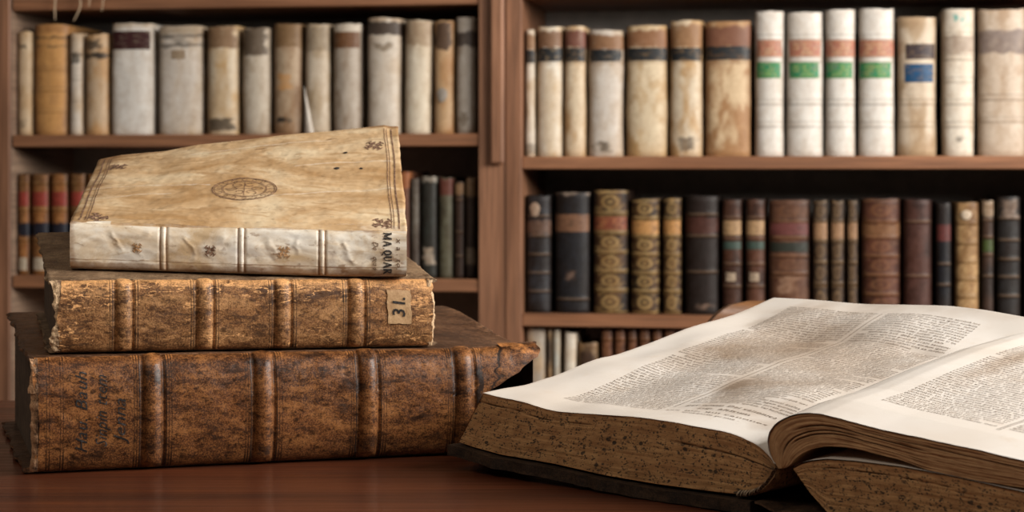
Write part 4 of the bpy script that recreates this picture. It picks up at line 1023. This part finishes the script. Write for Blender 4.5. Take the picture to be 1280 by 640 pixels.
def z_left(q, v):
    q = np.asarray(q, float); v = np.asarray(v, float)
    a = np.clip(q/QG, 0, 1); b = np.clip(v/LP, 0, 1)
    gf = min(g_far, gE(LP)) if False else g_far
    gut = lambda v_: np.interp(v_, [0, LP*.25, LP*.5, LP*.75, LP], [zg0, gE(LP*.25)-.0, gE(LP*.5), gE(LP*.75), g_far])
    c = (1-b)*nL(q)+b*fL(q)+(1-a)*lE(v)+a*gut(v)
    bil = (1-a)*(1-b)*nearL[0, 1]+a*(1-b)*zg0+(1-a)*b*leftE[-1, 1]+a*b*g_far
    return c-bil+page_wave(q, v)
# smooth near/left edge paths once
def smooth_path(P, n=200, it=60):
    R = np.stack([np.linspace(P[0, 0], P[-1, 0], n), np.interp(np.linspace(P[0, 0], P[-1, 0], n), P[:, 0], P[:, 1])], 1)
    for _ in range(it): R[1:-1, 1] = (R[:-2, 1]+2*R[1:-1, 1]+R[2:, 1])/4
    return R
nearL = smooth_path(nearL); leftE = smooth_path(leftE, 200, 40); farL = smooth_path(farL)
def page_shade(q, v):    # soft shade of the page valleys, painted as dark patches
    s = .55*gs(q, .06, .03)*gs(v, .19, .05)+.6*gs(q, .16, .03)*gs(v, .12, .03)+.4*gs(q, .11, .03)*gs(v, .26, .05)
    return s
nq, nv = 220, 320
Q, Vv = np.meshgrid(np.linspace(0, QG, nq), np.linspace(0, LP, nv), indexing='ij')
def edge_wob(Q, Vv): # deckle of leaf edges
    return Vv+(1-sm(0, .01, Vv))*.0008*fbm(Q*120, 0*Q, 3, 511, 3)
Z = z_left(Q, Vv); Pg = ob(Q-(1-sm(0, .006, Q))*.0006*fbm(Vv*90, 0*Q, 1, 512, 3), edge_wob(Q, Vv), Z)
stain_shade_L = .4*sm(.05, .5, fbm(Q*12, Vv*9, 2, 513, 4))+.85*page_shade(Q, Vv)+.3*gs(Q, 0, .004)+.25*gs(Vv, 0, .003)  # random stains, painted valley shade and darker leaf edges together
mb = MB(); mb.grid(Pg, uv=np.stack([Q, Vv], -1), grime=stain_shade_L); mb.build('left_page', M['page'], OBr, rel=relO)
# left page block
ntp = 200; K_ = np.linspace(0, 1, ntp)
topc = np.stack([nearL[:, 0], nearL[:, 1]], 1)
topc = resample(topc, ntp)
botc = resample(nearLb, ntp)
hb = np.linspace(0, 1, 60)
def block_face(top, bot, v, crack=(), fan=0.0, seed=0, rag=.0009):
    H = hb[None, :]; q = top[:, None, 0]+(bot[:, None, 0]-top[:, None, 0])*H; z = top[:, None, 1]+(bot[:, None, 1]-top[:, None, 1])*H
    arc = np.r_[0, np.cumsum(np.hypot(*np.diff(top, axis=0).T))][:, None]+0*H
    z = z-.0004
    vv = v+rag*fbm(arc*40, H*26+arc*3, seed, seed+61, 4)
    gr = 0*z
    for (h0, k0, k1, wdt, slope) in crack:
        kk = np.linspace(0, 1, len(top))[:, None]; c = gs(H, h0+slope*(kk-k0)+.02*fbm(kk*9, 0*kk, seed, 62, 3), wdt)*sm(k0-.03, k0+.03, kk)*sm(k1+.03, k1-.03, kk)
        vv = vv+.002*c; gr = np.maximum(gr, c)
    we = sm(.045, 0, H)+0*z
    uv = np.stack([arc+0*H, H*.055+0*arc], -1)
    return ob(q, vv, z), uv, gr, we
mb = MB()
Fp, uv, gr, we = block_face(topc, botc, .0006, [(.30, .68, 1.0, .010, .2), (.16, 0.0, .4, .006, .08)], seed=5, rag=.0005)
mb.grid(Fp, uv=uv, grime=np.clip(gr+.55*sm(.93, 1, np.linspace(0, 1, ntp))[:, None], 0, 1), wear=we*.8, flip=True)
vs = np.linspace(0, LP-.001, 40)
# fore-edge side, bottom and far end
tl, bl = topc[0], botc[0]
H = hb[:, None]; zt_ = z_left(0*vs, vs)[None, :]-.0004; zb_ = bl[1]+0*vs[None, :]
S_ = ob(tl[0]+(bl[0]-tl[0])*H+0*zt_, vs[None, :]+0*H, zt_+(zb_-zt_)*H)
mb.grid(S_, uv=np.stack([vs[None, :]+0*H, .055*H+0*zt_], -1), flip=True)
qf = topc[:, 0]; ztf = z_left(qf, 0*qf+LP)-.0004; kk = np.linspace(0, 1, ntp)
Hh = hb[None, :]; S_ = ob(qf[:, None]+(botc[:, None, 0]-qf[:, None])*Hh, LP-.001, ztf[:, None]+(botc[:, None, 1]-ztf[:, None])*Hh)
mb.grid(S_, uv=np.stack([kk[:, None]*.26+0*Hh, .055*Hh+0*kk[:, None]], -1), flip=False)
S_ = ob(botc[:, None, 0], vs[None, :], botc[:, None, 1]); mb.grid(S_, flip=False)
gv = z_left(QG+0*vs, vs)[None, :]; S_ = ob(QG, vs[None, :]+0*H, gv+(botc[-1, 1]-gv)*H); mb.grid(S_, flip=False)
mb.build('left_page_block', M['edge_spot'], OBr, rel=relO)

# right curled bundle of leaves
ctop = path([(972, 585), (966, 576), (962, 566), (960, 552), (962, 541), (968, 532), (976, 526), (985, 521.5), (997, 518), (1011, 517), (1028, 518.5), (1046, 523), (1072, 530), (1099, 537), (1160, 550), (1221, 563), (1280, 577)], P0, Wd)
q1, z1_ = ctop[-1]; ctop = np.vstack([ctop, [[q1+.03, z1_+.0005], [q1+.06, z1_-.002], [.50, z1_-.006]]])
cbot = path([(980, 585), (984, 583), (989, 579), (994, 572), (1002, 566), (1015, 560), (1033, 557), (1055, 558), (1077, 562), (1125, 574), (1160, 587), (1221, 600), (1280, 609)], P0, Wd)
q1, z1_ = cbot[-1]; cbot = np.vstack([cbot, [[q1+.03, z1_+.001], [.50, z1_-.002]]])
nc = 260; ctop = resample(ctop, nc); cbot = resample(cbot, nc)
bt_ = path([(991, 585), (1000, 580), (1011, 577), (1033, 574.5), (1068, 577), (1125, 584), (1186, 595), (1280, 616)], P0, Wd)
q1, z1_ = bt_[-1]; bt_ = np.vstack([bt_, [[q1+.03, z1_-.002], [.505, z1_-.006]]]); bt_ = resample(bt_, nc)
bb_ = path([(1011, 614), (1024, 627), (1033, 640)], P0, Wd); zbb = TZ+.0065
bb_ = np.vstack([bb_[:1], [[bb_[2, 0]+.003, zbb]], [[.51, zbb]]]); bb_ = resample(bb_, nc)
def rlift(z, v):      # lift grows with height over the table
    return lift(v)*np.clip((z-TZ-.006)/(ctop[:, 1].max()-TZ-.006), 0, 1)
def sect(c, v): return c[:, 0], c[:, 1]+rlift(c[:, 1], v)
# right page surface
carc = np.r_[0, np.cumsum(np.hypot(*np.diff(ctop, axis=0).T))]
def right_map(r, v, up=.0005):
    r = np.asarray(r, float); v = np.asarray(v, float)
    q = np.interp(r, carc, ctop[:, 0]); z = np.interp(r, carc, ctop[:, 1])
    dq = np.interp(r, carc, np.gradient(ctop[:, 0], carc)); dz = np.interp(r, carc, np.gradient(ctop[:, 1], carc))
    zz = z+lift(v)*np.clip((z-TZ-.006)/(ctop[:, 1].max()-TZ-.006), 0, 1)+.0018*fbm(r*11, v*9, 4, 521, 2)*sm(.08, .12, r)*sm(0, .05, v)*sm(0, .05, LP-v)
    return ob(q-dz*up, v, zz+dq*up)
def right_solid(name, top, bot, mat, crack, seed, rag=.001):
    mb = MB(); Fp, uv, gr, we = block_face(top, bot, .0004, crack, seed=seed, rag=rag)
    mb.grid(Fp, uv=uv, grime=np.clip(gr, 0, 1), wear=we*.8, flip=True)
    vs = np.linspace(.0002, LP-.001, 60)
    for c, fl in ((top, False), (bot, True)):
        G = np.stack([(right_map(carc, v, -.0005) if (c is top and top is ctop) else ob(c[:, 0], v, c[:, 1]+rlift(c[:, 1], v)-.0004)) for v in vs], 1)
        mb.grid(G, uv=np.stack([np.linspace(0, .27, nc)[:, None]+0*vs[None, :], vs[None, :]+np.zeros((nc, 1))], -1), flip=fl)
    for e, fl in ((0, True), (-1, False)):
        T_ = np.stack([ob(top[e, 0], v, top[e, 1]+rlift(top[e, 1], v)) for v in vs]); B_ = np.stack([ob(bot[e, 0], v, bot[e, 1]+rlift(bot[e, 1], v)) for v in vs])
        mb.grid(np.stack([T_, B_]), flip=not fl)
    far = np.stack([ob(top[:, 0], LP-.001, top[:, 1]+rlift(top[:, 1], LP)), ob(bot[:, 0], LP-.001, bot[:, 1]+rlift(bot[:, 1], LP))]); mb.grid(far, flip=True)
    return mb.build(name, mat, OBr, rel=relO)
right_solid('curled_leaves', ctop, cbot, M['edge_curl'], [(.35, .15, .5, .018, .1), (.6, .1, .4, .018, .05), (.22, .35, 1, .012, .1), (.5, .05, .3, .02, 0)], 7, .0010)
right_solid('right_page_block', bt_, bb_, M['edge_spot'], [(.12, .02, .5, .006, .15)], 9, .0006)
# page lying on the lower right block, seen in the gap
vs = np.linspace(0, LP, 60)
G = np.stack([ob(bt_[:, 0], v, bt_[:, 1]+rlift(bt_[:, 1], v)+.0006) for v in vs], 1)
mb = MB(); mb.grid(G, uv=np.stack([np.linspace(0, .27, nc)[:, None]+0*vs[None, :], vs[None, :]+np.zeros((nc, 1))], -1), grime=.1); mb.build('lower_right_page', M['page'], OBr, rel=relO)
R, Vv = np.meshgrid(np.linspace(.004, carc[-1]-.0005, 300), np.linspace(0, LP, 260), indexing='ij')
stR = .22*sm(.1, .6, fbm(R*12, Vv*9, 2, 523, 4))+.75*gs(R+.012*fbm(Vv*14, 0*Vv, 3, 524, 3), .098, .010)*sm(.08, .2, Vv)*(.6+.4*fbm(R*20, Vv*6, 3, 525, 3))
mb = MB(); mb.grid(right_map(R, edge_wob(R, Vv)), uv=np.stack([R+.5, Vv], -1), grime=stR); mb.build('right_page', M['page'], OBr, rel=relO)

# printed text
words = ('et in de ad non quod est autem per cum qui sed ut si vel ex nam hoc enim aut ipse eius dominus ecclesia canon sancti virtute rerum causa '
         'legem naturam corpus animae verbum tempore populi regis gratia fidei partes modum iuris omnes doctrina sententia quoniam propter secundum '
         'apostoli scriptura testamento principio spiritus hominem terram caelum potest debet dicitur habet videtur quidem igitur tamen').split()
wr = random.Random(3)
def tline(n):
    s = ''
    while len(s) < n-1: s += wr.choice(words)+(wr.choice([',', '.', ':']) if wr.random() < .1 else '')+' '
    return s[:n].strip()
def ml(a, b):
    a = a-.016*(b-.036)/LP
    return ob(a, b, z_left(a, b)+.00035)
mr = lambda a, b: right_map(a, b, .0008)
def column(tx, mp, x0, x1, y0, y1, pitch, size, n, heads=(), ragged=.0):
    y = y1; k = 0
    while y > y0:
        if k in heads:
            y -= pitch*.1; tx.line(tline(int(n*.6)), x0+(x1-x0)*.10, y, size*1.2, mp, (x1-x0)*.8); y -= pitch*1.1; k += 1; continue
        wl = (x1-x0)
        if wr.random() < .07: wl *= .6+.3*wr.random()
        tx.line(tline(int(n*wl/(x1-x0))), x0, y, size, mp, wl); y -= pitch; k += 1
tx = Text(); PT = .0045; SZ = .0036
column(tx, ml, .048, .137, .036, .345, PT, SZ, 44, (15, 37))
column(tx, ml, .146, .232, .062, .345, PT, SZ, 43, (10, 28, 46))
tx.line('per omnia Dei canonica', .150, .053, .0052, ml, .078, slant=.2)
tx.line('sup. altitum', .166, .0445, .0052, ml, .045, slant=.2)
tx.line('De his, qui canones', .144, .036, .0038, ml, .088)
tx.line('Quaestio prima .', .163, .0295, .0036, ml, .05)
V, Fq = [], []
ribbon(V, Fq, dense([(.1415, .05), (.1415, .345)], .004), .0005, ml)
tx.V.append(np.concatenate(V)); b0 = tx.n; tx.T.append(np.array([(a+b0, b+b0, c+b0) for a, b, c, d in Fq]+[(a+b0, c+b0, d+b0) for a, b, c, d in Fq])); tx.n += len(V[0])*len(V) if False else sum(len(v) for v in V)
tx.build('left_printed_text', M['ink'], OBr, relO)
tx = Text()
x0r = .082
column(tx, mr, x0r, x0r+.083, .050, .35, PT, SZ, 42, (13, 34))
column(tx, mr, x0r+.092, x0r+.17, .050, .35, PT, SZ, 40, (23, 44))
V, Fq = [], []
for dx in (.0, .0016): ribbon(V, Fq, dense([(x0r+.0868+dx, .045), (x0r+.0868+dx, .35)], .004), .0004, mr)
tx.V += V; b0 = tx.n; tx.T.append(np.array([(a+b0, b+b0, c+b0) for a, b, c, d in Fq]+[(a+b0, c+b0, d+b0) for a, b, c, d in Fq])); tx.n += sum(len(v) for v in V)
tx.build('right_printed_text', M['ink'], OBr, relO)

# covers and spine of the open book
cvT = path([(566, 553), (573, 553.5), (626, 569), (691, 580.5), (757, 595.5), (822, 607), (900, 617.5), (945, 623)], P0, Wd)
def board_open(name, qs, zt0, th, v0, v1, seed):
    A, Vb = np.meshgrid(np.linspace(0, 1, 120), np.linspace(v0, v1, 120), indexing='ij')
    qq = np.interp(A, np.linspace(0, 1, len(qs)), qs); zz = np.interp(A, np.linspace(0, 1, len(qs)), zt0)
    jv = (1-sm(0, .02, Vb-v0))*.003*fbm(qq*60, 0*qq, seed, seed, 4); jq = (1-sm(0, .1, A))*.004*fbm(Vb*50, 0*qq, seed, seed+1, 4)
    T_ = ob(qq+jq, Vb+jv, zz-.0003+fbm(qq*60, Vb*60, seed, seed+2, 3)*.0002-.0002); B_ = ob(qq+jq, Vb+jv, np.maximum(zz-th, TZ+.0006)+.0006*np.abs(fbm(qq*50, Vb*50, seed, seed+3, 3)))
    mb = MB(); mb.grid(T_, wear=.1, grime=.2); mb.grid(B_, flip=True, wear=.1)
    for e, fl in ((0, True), (-1, False)): mb.grid(np.stack([T_[e], B_[e]]), flip=fl, wear=.2); mb.grid(np.stack([T_[:, e], B_[:, e]]), flip=not fl, wear=.2)
    mb.build(name, M['cover_dark'], OBr, rel=relO)
qs = np.r_[cvT[0, 0]-.001, cvT[1:, 0]]; board_open('left_board', np.interp(np.linspace(0, 1, 40), np.linspace(0, 1, len(qs)), qs), np.interp(np.linspace(0, 1, 40), np.linspace(0, 1, len(qs)), cvT[:, 1])-.0006, .0085, -.008, LP+.006, 61)
board_open('right_board', np.linspace(QG+.045, .52, 20), np.full(20, TZ+.0062), .0056, -.008, LP+.006, 63)
# hollow back: leather strip curving between the boards
A, Vb = np.meshgrid(np.linspace(0, 1, 40), np.linspace(-.006, LP+.004, 60), indexing='ij')
qz = QG-.012+.064*A; zz = TZ+.0012+.007*(1-A)*sm(.3, 0, A)+.004*np.sin(A*math.pi)
mb = MB(); Tt = ob(qz, Vb, zz+.0016); Bt = ob(qz, Vb, zz); mb.grid(Tt, wear=0, grime=.7); mb.grid(Bt, flip=True, grime=.7)
for e, fl in ((0, True), (-1, False)): mb.grid(np.stack([Tt[:, e], Bt[:, e]]), flip=not fl, grime=.6)
mb.build('spine', M['torn_dark'], OBr, rel=relO)
# striped headband rope under the gutter
def headband():
    c = path([(926, 616), (940, 616), (952, 611), (961, 603), (967, 595), (971, 588)], P0, Wd); c = resample(c, 90); th = np.linspace(0, 2*math.pi, 15)
    r = .0030; q = c[:, None, 0]+r*.5*np.cos(th)[None, :]; z = c[:, None, 1]+r*np.cos(th)[None, :]*.8; v = -.0025+r*.8*np.sin(th)[None, :]+0*q
    r_ = 1+.12*np.sin(np.linspace(0, 60, 90))[:, None]
    s = np.sin(np.linspace(0, 95, 90)[:, None]+th[None, :]); C = np.where((s > 0)[..., None], np.array((.48, .38, .26)), np.array((.06, .04, .03)))
    mb = MB(); mb.grid(ob(q, v*r_, z), C, flip=True); mb.build('headband', M['label_sh'], OBr, rel=relO)
headband()

# ------------------------------------------------------------ light
def area(name, loc, target, size, power, col):
    l = bpy.data.lights.new(name, 'AREA'); l.shape = 'RECTANGLE'; l.size, l.size_y = size; l.energy = power; l.color = col
    o = bpy.data.objects.new(name, l); COL.objects.link(o); o.location = loc
    d = np.array(target)-np.array(loc)
    from mathutils import Vector
    o.rotation_euler = Vector(d).to_track_quat('-Z', 'Y').to_euler(); return o
area('window_and_fill_light', (2.2, .55, 2.15), (0, 2.1, .85), (1.3, 1.5), 82, (1.0, .97, .93))
area('window_and_fill_light', (2.5, 1.7, 1.9), (-.1, 3.7, 1.0), (1.2, 1.3), 95, (1.0, .94, .86))  # added to light the shelves from the right, no second window known
area('front_fill', (-.9, .2, 2.6), (0, 3.3, .95), (1.0, 1.0), 15, (1.0, .88, .74))  # added soft fill from the front, not a lamp of the room
wd_ = bpy.data.worlds.new('room'); bpy.context.scene.world = wd_; wd_.use_nodes = True
bg = wd_.node_tree.nodes['Background']; bg.inputs[0].default_value = (1, .88, .76, 1); bg.inputs[1].default_value = .035

# ------------------------------------------------------------ camera
cd = bpy.data.cameras.new('camera'); cam = bpy.data.objects.new('camera', cd); COL.objects.link(cam)
cam.location = (0, 0, ZC); cam.rotation_euler = (math.pi/2, 0, 0)
cd.sensor_width = 36; cd.lens = F/1280*36; cd.shift_y = -(320-HY)/1280; cd.clip_start = .05
cd.dof.use_dof = True; cd.dof.focus_distance = 1.40; cd.dof.aperture_fstop = 67.5/5.2
sc = bpy.context.scene; sc.camera = cam
sc.view_settings.view_transform = 'Standard'; sc.view_settings.look = 'None'; sc.view_settings.gamma = 1; sc.view_settings.exposure = 0.0; sc.view_settings.use_curve_mapping = False
